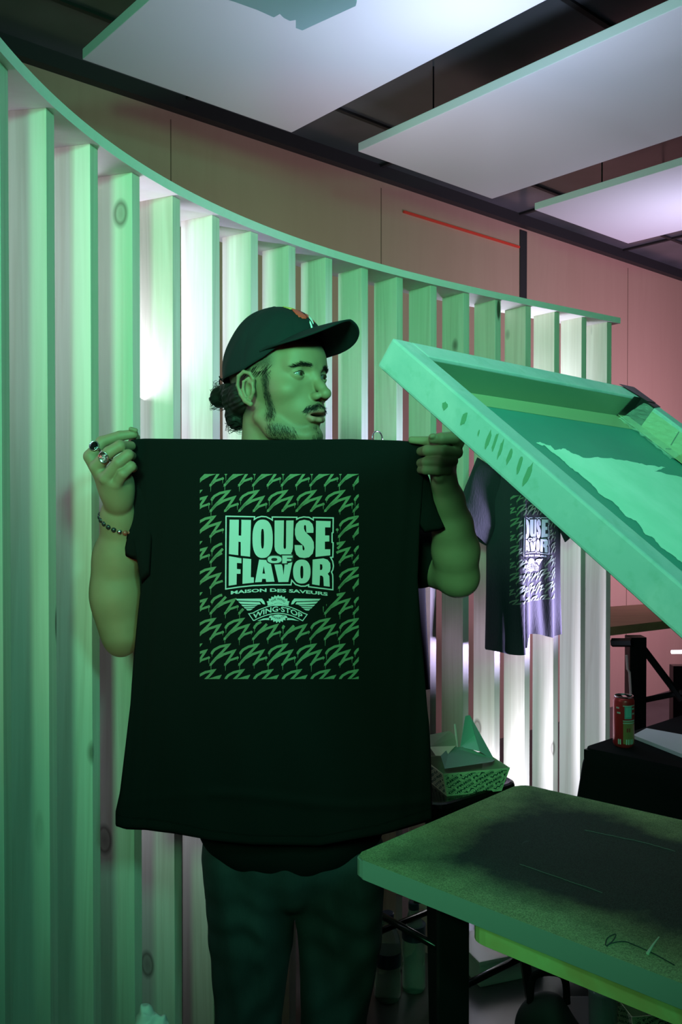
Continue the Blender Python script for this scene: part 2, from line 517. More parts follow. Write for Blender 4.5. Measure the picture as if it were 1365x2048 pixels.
# ------------------------------------------------------------------ the person
HC = Vector((-0.115, 1.62, 1.697))                        # middle of the head at ear level
YAW = math.radians(52.0)
HM = Matrix.Translation(HC) @ Matrix.Rotation(YAW, 4, 'Z')  # local: face towards -Y, left side +X


def hp(x, f, z):                                          # f = forwards
    return HM @ Vector((x, -f, z))


h = 0.0014
H = Field((-0.100, -0.135, -0.175), (0.100, 0.130, 0.15), h)


def hl(x, f, z): return (x, -f, z)


H.ell(hl(0, -0.012, 0.050), (0.074, 0.097, 0.084), 0)
H.ell(hl(0, 0.030, -0.012), (0.057, 0.056, 0.078), 0.03)
H.ell(hl(0, 0.066, 0.055), (0.048, 0.024, 0.040), 0.02)
for s in (-1, 1):
    H.chain([hl(s * 0.054, 0.004, -0.048), hl(s * 0.047, 0.030, -0.070), hl(s * 0.014, 0.076, -0.083)], [0.013, 0.013, 0.012], 0.022)
    H.ell(hl(s * 0.043, 0.052, -0.002), (0.019, 0.022, 0.016), 0.02)
    H.cone(hl(s * 0.014, 0.079, 0.040), hl(s * 0.042, 0.066, 0.043), 0.0095, 0.008, 0.012)
H.ell(hl(0, 0.066, -0.036), (0.033, 0.030, 0.030), 0.02)
H.ell(hl(0, 0.080, -0.081), (0.017, 0.013, 0.013), 0.012)
H.ell(hl(0, 0.050, -0.088), (0.022, 0.03, 0.010), 0.02)
# sockets
for s in (-1, 1):
    H.ell(hl(s * 0.033, 0.089, 0.028), (0.0185, 0.0135, 0.0115), 0.010, True)
# nose
H.chain([hl(0, 0.080, 0.038), hl(0, 0.087, 0.024), hl(0, 0.100, 0.006), hl(0, 0.111, -0.007)], [0.0065, 0.0062, 0.0068, 0.0090], 0.010)
H.ell(hl(0, 0.1115, -0.0085), (0.0098, 0.0085, 0.0085), 0.005)
for s in (-1, 1):
    H.ell(hl(s * 0.0115, 0.0975, -0.0125), (0.0068, 0.0105, 0.0072), 0.005)
    H.cone(hl(s * 0.006, 0.104, -0.024), hl(s * 0.0065, 0.101, -0.015), 0.003, 0.0022, 0.002, True)
# lips
for s in (-1, 1):
    H.chain([hl(s * 0.0245, 0.0830, -0.0440), hl(s * 0.015, 0.0925, -0.0395), hl(s * 0.004, 0.0985, -0.0362), hl(0, 0.0985, -0.0370)], [0.0026, 0.0042, 0.0048, 0.0048], 0.004)
    H.chain([hl(s * 0.0230, 0.0830, -0.0470), hl(s * 0.013, 0.0915, -0.0525), hl(0, 0.0955, -0.0545)], [0.0026, 0.0052, 0.0060], 0.004)
H.ell(hl(0, 0.097, -0.0455), (0.0185, 0.017, 0.0030), 0.002, True)
H.ell(hl(0, 0.096, -0.066), (0.016, 0.006, 0.006), 0.008, True)
H.cone(hl(0, 0.107, -0.022), hl(0, 0.104, -0.032), 0.002, 0.003, 0.004, True)
# ears
for s in (-1, 1):
    def e(f, z, o): return hl(s * (0.0735 + o), f, z)
    H.ell(e(-0.003, 0.002, 0.002), (0.007, 0.015, 0.024), 0.004, rot=Matrix.Rotation(s * 0.35, 3, 'Z'))
    H.ell(e(0.000, -0.001, 0.010), (0.007, 0.0085, 0.012), 0.003, True)
    H.chain([e(0.006, 0.006, 0.003), e(0.010, 0.018, 0.006), e(0.005, 0.028, 0.010), e(-0.007, 0.0315, 0.013), e(-0.017, 0.024, 0.016), e(-0.0195, 0.008, 0.016), e(-0.015, -0.008, 0.013), e(-0.007, -0.020, 0.009), e(0.003, -0.026, 0.006)],
            [0.0028, 0.0032, 0.0034, 0.0034, 0.0034, 0.0032, 0.0032, 0.0042, 0.0048], 0.0022)
    H.chain([e(0.000, 0.021, 0.008), e(-0.009, 0.014, 0.0115), e(-0.0105, 0.0, 0.0115), e(-0.005, -0.013, 0.010)], [0.002, 0.0026, 0.0028, 0.003], 0.002)
    H.ell(e(0.009, -0.003, 0.005), (0.0035, 0.0035, 0.0055), 0.003)
# neck
H.cone(hl(0, -0.022, -0.02), hl(0, -0.030, -0.19), 0.050, 0.055, 0.02)
H.cone(hl(0, 0.028, -0.105), hl(0, 0.020, -0.19), 0.020, 0.026, 0.02)
# eyelids as a thin shell round each eyeball with an almond opening
EYE_R = 0.0122
EYES = [hl(s * 0.0325, 0.0695, 0.0265) for s in (-1, 1)]
for c in EYES:
    sl, X, Y, Z = H.block(np.array(c) - 0.02, np.array(c) + 0.02)
    x, y, z = X - c[0], Y - c[1], Z - c[2]
    D = np.sqrt(x * x + y * y + z * z)
    shell = np.abs(D - (EYE_R + 0.0013)) - 0.0013
    q = np.clip(1 - (x / 0.0125) ** 2, 0, 1)
    up = 0.0050 * q + 0.0002 * 0; lo_ = -0.0034 * q - 0.0004
    gap = np.maximum(z - up, lo_ - z)                     # negative inside the opening
    gap = np.where(y < 0, gap, 1.0)
    D2 = np.maximum(shell, -gap)
    H.cut(sl, np.maximum(D - (EYE_R + 0.0016), gap).astype(np.float32) * 0 + np.maximum(D - (EYE_R + 0.0035), gap).astype(np.float32), 0.0008)
    H._union(sl, D2.astype(np.float32), 0.0015)
    crease = np.sqrt((z - 0.0078 * np.sqrt(q + 0.02)) ** 2 + (D - (EYE_R + 0.0032)) ** 2) - 0.0009
    H.cut(sl, np.where(y < 0, crease, 1).astype(np.float32), 0.0012)
hv, hq = H.mesh()
hv = relax(hv, hq, 1, 0.35)

# hair, beard and lip colouring of the skin, per vertex
x, f, z = hv[:, 0], -hv[:, 1], hv[:, 2]
ax_ = np.abs(x)


def g(d, w): return np.exp(-(d / w) ** 2)


def sstep(a, b, t):
    u = np.clip((t - a) / (b - a), 0, 1); return u * u * (3 - 2 * u)


hairline = 0.040 + 0.0 * f
hair = sstep(0.030, 0.046, z) * sstep(0.052, 0.028, f) * 0.9                                   # temples and sides
hair = np.maximum(hair, sstep(0.074, 0.09, z) * 0.8)
hair = np.maximum(hair, sstep(-0.010, -0.030, f) * sstep(-0.052, -0.03, z) * 1.0)
side = g(f - (0.026 + 0.10 * np.clip(-z - 0.005, 0, 1)), 0.0085) * sstep(0.045, 0.020, z) * sstep(-0.062, -0.045, z) * sstep(0.04, 0.05, ax_)
jaw_line = g(z - (-0.070 - 0.20 * np.clip(f - 0.03, 0, 0.06)), 0.013) * sstep(0.02, 0.035, f) * sstep(0.085, 0.055, f) * 0.75 * sstep(0.015, 0.03, ax_)
chin = g(x, 0.017) * g(z + 0.085, 0.013) * sstep(0.05, 0.07, f) * 0.55
stache = g(z - (-0.0285 - 0.32 * ax_), 0.0052) * sstep(0.031, 0.022, ax_) * sstep(0.07, 0.08, f) * 0.95
soul = g(x, 0.007) * g(z + 0.066, 0.007) * 0.6 * sstep(0.06, 0.07, f)
stub = (0.22 * sstep(-0.055, -0.07, z) + 0.10 * sstep(-0.02, -0.05, z)) * sstep(0.01, 0.04, f)
brow = g(z - (0.0418 + 0.07 * (ax_ - 0.012) * (ax_ < 0.034) - 0.25 * np.clip(ax_ - 0.034, 0, 1)), 0.0030) * sstep(0.011, 0.016, ax_) * sstep(0.054, 0.042, ax_) * sstep(0.05, 0.06, f) * 0.9
lash = np.zeros_like(x)
for c in EYES:
    qx = np.clip(1 - ((x - c[0]) / 0.0128) ** 2, 0, 1)
    lash = np.maximum(lash, g(z - c[2] - 0.0056 * qx, 0.0011) * (qx > 0.02) * (f > 0.072) * 0.95)
H_attr = np.clip(np.maximum.reduce([hair, side, jaw_line, chin, stache, soul, stub, brow, lash]), 0, 1)
lip = g(z - (-0.0455 + 0.10 * 0), 0.0125) * sstep(0.027, 0.020, ax_) * sstep(0.084, 0.088, f) * sstep(0.014, 0.010, np.abs(z + 0.0455)) * (1 - stache)
mouth = g(z + 0.0455, 0.0022) * sstep(0.0195, 0.017, ax_) * sstep(0.0935, 0.090, f) * sstep(0.07, 0.08, f)
hw = (np.array(HM.to_3x3()) @ hv.T).T + np.array(HC)
VERTS, QUADS, AT = [hw], [hq], [[H_attr, lip, mouth]]
OFFS = len(hw)


def add_body(v, q):
    global OFFS
    VERTS.append(v); QUADS.append(q + OFFS); AT.append([np.zeros(len(v))] * 3); OFFS += len(v)


def w(px, py, y): return tuple(P(px, py, y))


# right arm and hand (left in the picture)
A = Field((-0.50, 1.44, 1.18), (-0.34, 1.62, 1.64), 0.0016)
elbL = w(244, 1262, 1.625)
A.chain([elbL, w(236, 1190, 1.615), w(235, 1110, 1.598), w(236, 1035, 1.568), w(238, 1002, 1.553)], [0.040, 0.0425, 0.037, 0.0275, 0.0245], 0.02)
A.ell(w(246, 1284, 1.64), (0.030, 0.03, 0.030), 0.02)
A.ell(w(212, 1170, 1.61), (0.020, 0.03, 0.07), 0.03)
# palm
kn = {'i': w(181, 913, 1.535), 'm': w(193, 934, 1.510), 'r': w(212, 957, 1.502), 'p': w(232, 968, 1.505)}
for kk, rr in (('i', 0.0125), ('m', 0.0125), ('r', 0.012), ('p', 0.0115)):
    A.cone(w(236, 1000, 1.54), kn[kk], 0.019, rr, 0.012)
A.ell(w(232, 975, 1.53), (0.026, 0.02, 0.03), 0.015)
A.ell(w(248, 970, 1.545), (0.018, 0.018, 0.028), 0.015)
Lfing = [
    ([kn['i'], w(204, 884, 1.545), w(240, 872, 1.545), w(268, 868, 1.548)], [0.0118, 0.0105, 0.0092, 0.0080]),
    ([kn['m'], w(218, 905, 1.498), w(240, 892, 1.500), w(262, 892, 1.535)], [0.0120, 0.0106, 0.0100, 0.0085]),
    ([kn['r'], w(237, 925, 1.490), w(256, 910, 1.495), w(263, 912, 1.53)], [0.0116, 0.0104, 0.0098, 0.0085]),
    ([kn['p'], w(246, 947, 1.492), w(262, 933, 1.50), w(266, 936, 1.53)], [0.0108, 0.0096, 0.0090, 0.0080]),
]
for pts_, r_ in Lfing: A.chain(pts_, r_, 0.0022)
A.chain([w(248, 975, 1.56), w(262, 930, 1.585), w(262, 895, 1.585), w(271, 876, 1.572)], [0.015, 0.012, 0.0105, 0.0085], 0.004)
A.cone(w(262, 858, 1.5405), w(272, 861, 1.5425), 0.0042, 0.0040, 0.001)
v_, q_ = A.mesh(); v_ = relax(v_, q_, 1, 0.4); add_body(v_, q_)

# left arm and hand (right in the picture)
A = Field((0.085, 1.42, 1.30), (0.30, 1.78, 1.645), 0.0016)
elbR = w(914, 1148, 1.665)
A.chain([elbR, w(912, 1100, 1.642), w(905, 1050, 1.615), w(896, 1000, 1.585), w(889, 965, 1.562)], [0.041, 0.0415, 0.035, 0.0270, 0.0220], 0.02)
A.ell(w(922, 1163, 1.675), (0.030, 0.03, 0.026), 0.02)
A.cone(elbR, w(858, 1125, 1.76), 0.040, 0.047, 0.012)
A.ell(w(884, 925, 1.575), (0.026, 0.018, 0.032), 0.012)
A.cone(w(889, 965, 1.56), w(886, 930, 1.57), 0.021, 0.022, 0.012)
A.cone(w(880, 952, 1.535), w(894, 948, 1.55), 0.012, 0.013, 0.010)
Rf = [
    ([w(895, 885, 1.585), w(912, 889, 1.555), w(885, 890, 1.52), w(862, 882, 1.535), w(824, 880, 1.548)], [0.012, 0.0108, 0.0098, 0.0085, 0.0066]),
    ([w(900, 905, 1.58), w(914, 905, 1.535), w(885, 903, 1.515), w(855, 901, 1.525), w(842, 903, 1.555)], [0.012, 0.0108, 0.0106, 0.0096, 0.008]),
    ([w(896, 925, 1.575), w(905, 922, 1.530), w(880, 924, 1.512), w(853, 924, 1.52), w(842, 926, 1.55)], [0.0116, 0.0102, 0.0098, 0.009, 0.008]),
    ([w(890, 943, 1.57), w(896, 939, 1.530), w(876, 940, 1.514), w(852, 940, 1.52), w(842, 940, 1.55)], [0.011, 0.0092, 0.0088, 0.008, 0.007]),
    ([w(898, 920, 1.55), w(917, 885, 1.53), w(911, 875, 1.515), w(884, 877, 1.508), w(866, 878, 1.512)], [0.014, 0.0108, 0.0112, 0.0102, 0.0080]),
]
for pts_, r_ in Rf: A.chain(pts_, r_, 0.0022)
A.cone(w(864, 873, 1.504), w(868, 872, 1.504), 0.0050, 0.0050, 0.001)
v_, q_ = A.mesh(); v_ = relax(v_, q_, 1, 0.4); add_body(v_, q_)

# torso, hips and legs, worn under the clothes
shL = (-0.285, 1.76, 1.475); shR = (0.065, 1.80, 1.475)
A = Field((-0.50, 1.50, -0.02), (0.30, 2.02, 1.62), 0.008)
A.ell((-0.11, 1.775, 1.33), (0.165, 0.10, 0.22), 0.03)
A.ell((-0.10, 1.78, 1.02), (0.135, 0.095, 0.20), 0.05)
A.ell((-0.10, 1.79, 0.84), (0.155, 0.105, 0.14), 0.05)
A.cone(hp(0, -0.03, -0.17), (-0.11, 1.76, 1.44), 0.055, 0.075, 0.05)
A.chain([shL, (-0.36, 1.70, 1.36), tuple(elbL)], [0.055, 0.045, 0.036], 0.04)
A.chain([shR, w(880, 1120, 1.72)], [0.055, 0.040], 0.04)
for s, kx in ((-1, -0.190), (1, -0.012)):
    A.chain([(kx, 1.79, 0.80), (kx, 1.775, 0.60), (kx, 1.77, 0.42), (kx + s * 0.008, 1.80, 0.10)], [0.078, 0.062, 0.044, 0.042], 0.03)
    A.cone((kx + s * 0.02, 1.80, 0.055), (kx + s * 0.04, 1.66, 0.035), 0.04, 0.03, 0.02)
v_, q_ = A.mesh(); v_ = relax(v_, q_, 2, 0.5); add_body(v_, q_)

allv = np.concatenate(VERTS); allq = np.concatenate(QUADS)
at = [np.concatenate([a[k] for a in AT]) for k in range(3)]
sk = MB('skin', (0.5, 0.3, 0.2), 0.58)
sk.b.inputs['Subsurface Weight'].default_value = 0.08; sk.b.inputs['Subsurface Radius'].default_value = (0.01, 0.005, 0.003); sk.b.inputs['Subsurface Scale'].default_value = 0.5
vv = sk.coords((1, 1, 1)); nz = sk.noise(vv, 26, 4)
skin_c = sk.mix(nz, (0.245, 0.175, 0.100), (0.33, 0.23, 0.140))
fine = sk.ramp(sk.noise(vv, 900, 2), [(0.35, (0.6, 0.6, 0.6)), (0.62, (1, 1, 1))])


def attr(m, name):
    a = m.n('ShaderNodeAttribute'); a.attribute_name = name; return a.outputs['Fac']


hf = sk.mix(1.0, sk.ramp(attr(sk, 'hair'), [(0, (0, 0, 0)), (1, (1, 1, 1))]), fine, 'MULTIPLY')
c1 = sk.mix(attr(sk, 'lip'), skin_c, (0.42, 0.16, 0.13))
c2 = sk.mix(hf, c1, (0.025, 0.018, 0.014))
c3 = sk.mix(attr(sk, 'mouth'), c2, (0.03, 0.008, 0.008))
sk.base(c3); sk.bump(sk.noise(vv, 420, 3), 0.12, 0.0006)
SKIN = sk.m

person = empty('person', (-0.10, 1.79, 0)); tag(person, 'person in a dark cap and jeans, looking right, holding up a black shirt', 'person')
me = np_mesh('body', allv, allq, {'hair': at[0], 'lip': at[1], 'mouth': at[2]})
body = link_mesh('body', me, SKIN, person)

# eyes
em = MB('eye', (0.8, 0.8, 0.78), 0.12)
tc = em.n('ShaderNodeTexCoord'); ln = em.n('ShaderNodeVectorMath', operation='DISTANCE'); em.l(tc.outputs['Object'], ln.inputs[0])
ln.inputs[1].default_value = (0, 0, EYE_R)
em.base(em.ramp(ln.outputs['Value'], [(0.0, (0.004, 0.004, 0.004)), (0.0021, (0.004, 0.004, 0.004)), (0.0024, (0.06, 0.035, 0.02)), (0.0056, (0.03, 0.018, 0.01)), (0.0064, (0.24, 0.23, 0.22))]))
gaze = (Vector((0.80, -0.46, 0.0))).normalized()
for c in EYES:
    bm = bmesh.new(); bmesh.ops.create_uvsphere(bm, u_segments=32, v_segments=24, radius=EYE_R)
    o = from_bm('eye', bm, em.m, None, True); o.parent = person
    cw = HM @ Vector(c); o.location = cw - person.location
    o.rotation_euler = gaze.to_track_quat('Z', 'Y').to_euler()

# strands: brows, moustache, sideburns, beard, nape
rng = random.Random(4)
HAIR = plain('dark_hair', (0.010, 0.008, 0.007), 0.6, 0, 0.3)
from mathutils.bvhtree import BVHTree
bvh = BVHTree.FromPolygons([tuple(p) for p in hv], [tuple(int(k) for k in q) for q in hq])


def strands(name, density, length, direction, thick, region, lift=0.35, n=400):
    bm = bmesh.new(); made = 0; tries = 0
    idx = np.nonzero(region > 0.25)[0]
    if len(idx) == 0: return
    while made < n and tries < n * 6:
        tries += 1
        i = int(idx[rng.randrange(len(idx))])
        if rng.random() > region[i]: continue
        p = Vector(hv[i]); hit = bvh.find_nearest(p)
        nrm = hit[1]
        if nrm.dot(p - Vector((0, 0, 0.02))) < 0: nrm = -nrm
        d = Vector(direction(p)); d = (d + Vector([rng.uniform(-0.35, 0.35) for _ in range(3)])).normalized()
        d = (d - nrm * d.dot(nrm)).normalized()
        L = length * rng.uniform(0.6, 1.2); pts_ = []
        for k in range(4):
            t = k / 3
            pts_.append(HM @ (p + d * L * t + nrm * (0.0003 + lift * L * (t - 0.75 * t * t))))
        tube(bm, pts_, [thick, thick * 0.9, thick * 0.7, thick * 0.2], 3, False); made += 1
    return from_bm(name, bm, HAIR, person)


strands('eyebrow', 1, 0.008, lambda p: (math.copysign(1, p.x), 0.25, 0.25), 0.00024, np.where(x > 0, brow, 0), 0.12, 170)
strands('eyebrow', 1, 0.008, lambda p: (math.copysign(1, p.x), 0.25, 0.25), 0.00024, np.where(x < 0, brow, 0), 0.12, 170)
strands('moustache', 1, 0.008, lambda p: (math.copysign(0.9, p.x), 0.3, -0.7), 0.00024, stache, 0.25, 420)
strands('beard', 1, 0.008, lambda p: (0, -0.35, -1), 0.00022, np.clip(np.maximum.reduce([side, jaw_line, chin, soul]), 0, 1), 0.35, 1100)

# pulled-back hair: bun and loose nape curls
Hf = Field((-0.10, 0.02, -0.10), (0.10, 0.20, 0.07), 0.002)
for c, r in (((0, 0.137, 0.008), (0.026, 0.024, 0.022)), ((-0.01, 0.15, 0.0), (0.018, 0.015, 0.017)), ((-0.004, 0.113, 0.010), (0.03, 0.02, 0.024)), ((0, 0.088, -0.002), (0.058, 0.024, 0.040)),
             ((-0.030, 0.082, -0.038), (0.021, 0.022, 0.026)), ((0.010, 0.085, -0.035), (0.034, 0.022, 0.026)), ((-0.044, 0.055, -0.004), (0.022, 0.026, 0.034)), ((0.05, 0.055, 0.0), (0.02, 0.03, 0.03))):
    Hf.ell(c, r, 0.012)
v_, q_ = Hf.mesh()
d_ = np.sin(v_[:, 0] * 310 + 3 * np.sin(v_[:, 2] * 150)) * np.sin(v_[:, 2] * 260 + v_[:, 1] * 190)
cen = np.array([0, 0.09, -0.005]); nr = v_ - cen; nr /= np.linalg.norm(nr, axis=1)[:, None]
v_ = v_ + nr * (d_ * 0.0022)[:, None]
hw2 = (np.array(HM.to_3x3()) @ v_.T).T + np.array(HC)
link_mesh('hair', np_mesh('hair', hw2, q_), HAIR, person)
bm = bmesh.new()
for k in range(240):
    c = rng.choice([(0, 0.140, 0.006, 0.028), (-0.006, 0.15, 0.002, 0.022), (-0.02, 0.086, -0.045, 0.024), (-0.032, 0.08, -0.042, 0.022)])
    a1, a2 = rng.uniform(0, 6.28), rng.uniform(-1.2, 1.2); R_ = c[3] * rng.uniform(0.85, 1.12); pts_ = []
    ph = rng.uniform(0, 6.28); ln_ = rng.uniform(0.8, 2.2); tilt = rng.uniform(-1, 1)
    for j in range(9):
        t = j / 8 * ln_
        pts_.append(HM @ Vector((c[0] + R_ * math.cos(a1 + t) * math.cos(a2), c[1] + R_ * math.sin(a1 + t) * (1 if c[3] > 0.023 else 0.9), c[2] + R_ * math.sin(a2 + tilt * t * 0.8) + 0.002 * math.sin(ph + 5 * t))))
    tube(bm, pts_, 0.0004, 3, False)
for (a, b, c) in (((-0.01, 0.115, 0.030), (-0.005, 0.15, 0.040), (0.0, 0.158, 0.030)), ((0, 0.11, 0.035), (0, 0.148, 0.036), (-0.004, 0.155, 0.046)), ((0, 0.15, -0.01), (0, 0.168, 0.0), (-0.01, 0.17, -0.012))):
    tube(bm, [HM @ q for q in catmull([a, b, c], 5)], 0.0012, 4, True)
for k in range(90):                                       # short wisps at temple and nape
    s = -1; f0 = rng.uniform(-0.02, 0.045); z0 = rng.uniform(0.030, 0.045)
    p = Vector((s * 0.073, -f0, z0)); hit = bvh.find_nearest(p); q = hit[0]
    tube(bm, [HM @ (q + Vector((s * 0.001, 0, 0))), HM @ (q + Vector((s * 0.002, 0.006, -0.006))), HM @ (q + Vector((s * 0.001, 0.012, -0.011)))], [0.0003, 0.00025, 0.0001], 3, False)
from_bm('hair_strands', bm, HAIR, person)

# ------------------------------------------------------------------ cap
CAPM = plain('cap_cloth', (0.010, 0.018, 0.020), 0.85, 0, 0.2, (700, 0.25, 0.0006))
cap = empty('cap', HC); cap.parent = person; cap.location = HC - person.location; cap.rotation_euler = (0, 0, YAW)


def rim_z(f):
    return float(np.interp(f, [-0.13, -0.06, -0.01, 0.03, 0.055, 0.08, 0.10], [0.022, 0.027, 0.036, 0.056, 0.076, 0.094, 0.103]))


def cap_pt(th, t, off=0.0):                              # th = 0 is the front
    fr = max(0.0, math.cos(th)); ex = 2.3 + 1.4 * fr
    rf, rx = 0.1075, 0.0835
    fz = -0.010 + rf * math.cos(th) * 0.9
    z0 = rim_z(fz); zt = 0.160
    u = math.sin(t * math.pi / 2) ** 0.92
    z = z0 + (zt - z0) * u
    rho = max(0.0, 1 - (max(0, z - 0.03) / 0.1305) ** ex) ** 0.5 if z < zt - 1e-6 else 0
    rho *= 1.0
    seam = 0.0
    for k in range(6):
        a = (th - math.radians(30 + 60 * k) + math.pi) % (2 * math.pi) - math.pi
        seam += math.exp(-(a * rho / 0.022) ** 2)
    rr = 1 - 0.010 * seam
    wr = 0.0012 * math.sin(5 * th + 9 * t) + 0.0008 * math.sin(11 * th - 14 * t)
    return Vector(((rx * rr + off + wr) * rho * math.sin(th), -(-0.012 + (rf * rr + off + wr) * rho * math.cos(th)), z + off * 0.5))


bm = bmesh.new(); NT, NU = 144, 44; rows = []
for j in range(NU + 1):
    t = j / NU
    rows.append([bm.verts.new(cap_pt(2 * math.pi * k / NT, min(t, 0.9995))) for k in range(NT)])
for a, b in zip(rows, rows[1:]):
    for k in range(NT): bm.faces.new((a[k], a[(k + 1) % NT], b[(k + 1) % NT], b[k]))
top = bm.verts.new((0, 0.012, 0.1602))
for k in range(NT): bm.faces.new((rows[-1][k], rows[-1][(k + 1) % NT], top))
bmesh.ops.recalc_face_normals(bm, faces=bm.faces)
crown = from_bm('crown', bm, CAPM, None, True); crown.parent = cap
md = crown.modifiers.new('thickness', 'SOLIDIFY'); md.thickness = 0.0018; md.offset = -1
# brim
bm = bmesh.new(); rows = []
for i in range(41):
    xx = -0.078 + 0.156 * i / 40
    u = xx / 0.078; f0 = -0.012 + 0.1035 * math.sqrt(max(0, 1 - (xx / 0.0845) ** 2)) - 0.004
    f1 = 0.040 + 0.127 * (max(0, 1 - abs(u) ** 2.7)) ** 0.5
    f1 = max(f1, f0 + 0.001); row = []
    for j in range(17):
        t = j / 16; ff = f0 + (f1 - f0) * t
        z0 = 0.1095 - 0.044 * abs(u) ** 1.6
        zz = z0 + 0.012 * t - 0.006 * t * t * (1 - u * u) - 0.004 * t * abs(u)
        row.append(bm.verts.new((xx, -ff, zz)))
    rows.append(row)
for a, b in zip(rows, rows[1:]):
    for k in range(16): bm.faces.new((a[k], a[k + 1], b[k + 1], b[k]))
bmesh.ops.recalc_face_normals(bm, faces=bm.faces)
brim = from_bm('brim', bm, CAPM, None, True); brim.parent = cap
md = brim.modifiers.new('thickness', 'SOLIDIFY'); md.thickness = 0.003; md.offset = 0
bm = bmesh.new(); lathe(bm, [(0.0065, 0), (0.006, 0.002), (0.003, 0.0035), (0.0005, 0.004)], (0, 0.012, 0.1595), 16)
o = from_bm('button', bm, CAPM, None, True); o.parent = cap
# embroidery on the front of the crown
def patch(name, th0, th1, t0, t1, mat, off=0.0016, fn=None):
    bm = bmesh.new(); G = 10; grid = []
    for i in range(G + 1):
        grid.append([bm.verts.new(cap_pt(th0 + (th1 - th0) * i / G, t0 + (t1 - t0) * j / G, off)) for j in range(G + 1)])
    for i in range(G):
        for j in range(G):
            a, b = (i + 0.5) / G * 2 - 1, (j + 0.5) / G * 2 - 1
            if fn is None or fn(a, b): bm.faces.new((grid[i][j], grid[i + 1][j], grid[i + 1][j + 1], grid[i][j + 1]))
    for vtx in [q for q in bm.verts if not q.link_faces]: bm.verts.remove(vtx)
    o = from_bm(name, bm, mat, None, True); o.parent = cap
    m2 = o.modifiers.new('thickness', 'SOLIDIFY'); m2.thickness = 0.001
    return o


disc = lambda a, b: a * a + b * b < 1
th_c = -0.16
patch('embroidery', th_c - 0.24, th_c + 0.10, 0.30, 0.62, plain('red_thread', (0.85, 0.06, 0.03), 0.6), 0.0016, lambda a, b: a * a + b * b < 1 or (abs(a) < 0.3 and b < 0))
patch('embroidery', th_c - 0.34, th_c - 0.02, 0.58, 0.78, plain('yellow_thread', (0.75, 0.50, 0.10), 0.6), 0.0020, lambda a, b: abs(a + 0.3 * b) < 0.85 and abs(b) < 0.8 - 0.4 * math.sin(4 * a))
patch('embroidery', th_c - 0.02, th_c + 0.26, 0.10, 0.40, plain('white_thread', (0.75, 0.78, 0.8), 0.6), 0.0022, lambda a, b: abs(a - b) < 0.45 and math.sin(9 * a) > -0.4)
patch('embroidery', th_c + 0.12, th_c + 0.34, 0.24, 0.46, plain('red_thread_small', (0.7, 0.06, 0.05), 0.6), 0.0018, disc)

# ------------------------------------------------------------------ the person's clothes
def cloth(name, F, mat, fold, it=2):
    v, q = F.mesh(); v = relax(v, q, it, 0.5)
    v = fold(v)
    return link_mesh(name, np_mesh(name, v, q), mat, person)


F = Field((-0.46, 1.56, 0.70), (0.32, 2.0, 1.54), 0.005)
F.ell((-0.105, 1.775, 1.34), (0.205, 0.125, 0.20), 0.0)
F.cone((-0.29, 1.77, 1.42), (0.08, 1.79, 1.42), 0.072, 0.072, 0.03)
for zz, rx in ((1.15, 0.20), (1.0, 0.195), (0.88, 0.192), (0.83, 0.192)):
    F.ell((-0.105, 1.785, zz), (rx, 0.135, 0.16 if zz > 0.9 else 0.10), 0.03)
F.chain([(-0.29, 1.76, 1.43), (-0.375, 1.67, 1.325)], [0.075, 0.070], 0.03)
F.chain([(0.08, 1.79, 1.42), (0.155, 1.735, 1.385)], [0.078, 0.062], 0.03)
F.ell((-0.105, 1.785, 0.58), (0.5, 0.5, 0.19), 0.0, True)


def fold_tee(v):
    v = v.copy(); a = np.arctan2(v[:, 0] + 0.105, v[:, 1] - 1.785)
    wv = 0.0035 * np.sin(a * 5 + v[:, 2] * 9) * np.clip((1.35 - v[:, 2]) / 0.4, 0, 1)
    v[:, 0] += wv * np.sin(a); v[:, 1] += wv * np.cos(a); return v


cloth('worn_shirt', F, BLACK_FABRIC, fold_tee)

jm = MB('dark_denim', (0.03, 0.045, 0.06), 0.85)
v = jm.coords((1, 1, 1)); a = jm.noise(jm.coords((300, 300, 30)), 1.0, 2); b = jm.noise(v, 5, 4)
jm.base(jm.mix(jm.ramp(b, [(0.4, (0, 0, 0)), (0.7, (1, 1, 1))]), jm.mix(a, (0.010, 0.014, 0.017), (0.020, 0.026, 0.030)), (0.034, 0.042, 0.046)))
jm.bump(jm.noise(v, 500, 2), 0.3, 0.0008)
DENIM = jm.m
F = Field((-0.42, 1.58, 0.02), (0.22, 2.02, 0.95), 0.005)
F.ell((-0.105, 1.80, 0.80), (0.180, 0.13, 0.15), 0.0)
F.chain([(-0.188, 1.79, 0.76), (-0.186, 1.785, 0.60), (-0.190, 1.77, 0.42), (-0.205, 1.80, 0.06)], [0.100, 0.086, 0.066, 0.078], 0.008)
F.chain([(-0.010, 1.79, 0.76), (-0.002, 1.785, 0.60), (-0.016, 1.77, 0.42), (-0.005, 1.80, 0.06)], [0.102, 0.086, 0.066, 0.078], 0.006)


def fold_jeans(v):
    v = v.copy(); z = v[:, 2]; x = v[:, 0]
    wv = 0.0040 * np.sin(z * 95 + x * 20 + 1.5 * np.sin(x * 40)) * g(z - 0.66, 0.07) + 0.0045 * np.sin(z * 60 - x * 55) * g(z - 0.50, 0.10) + 0.004 * np.sin(x * 90 + z * 14)
    sg = np.where(v[:, 1] < 1.78, -1, 1); v[:, 1] += sg * wv
    return v


jeans = cloth('jeans', F, DENIM, fold_jeans)
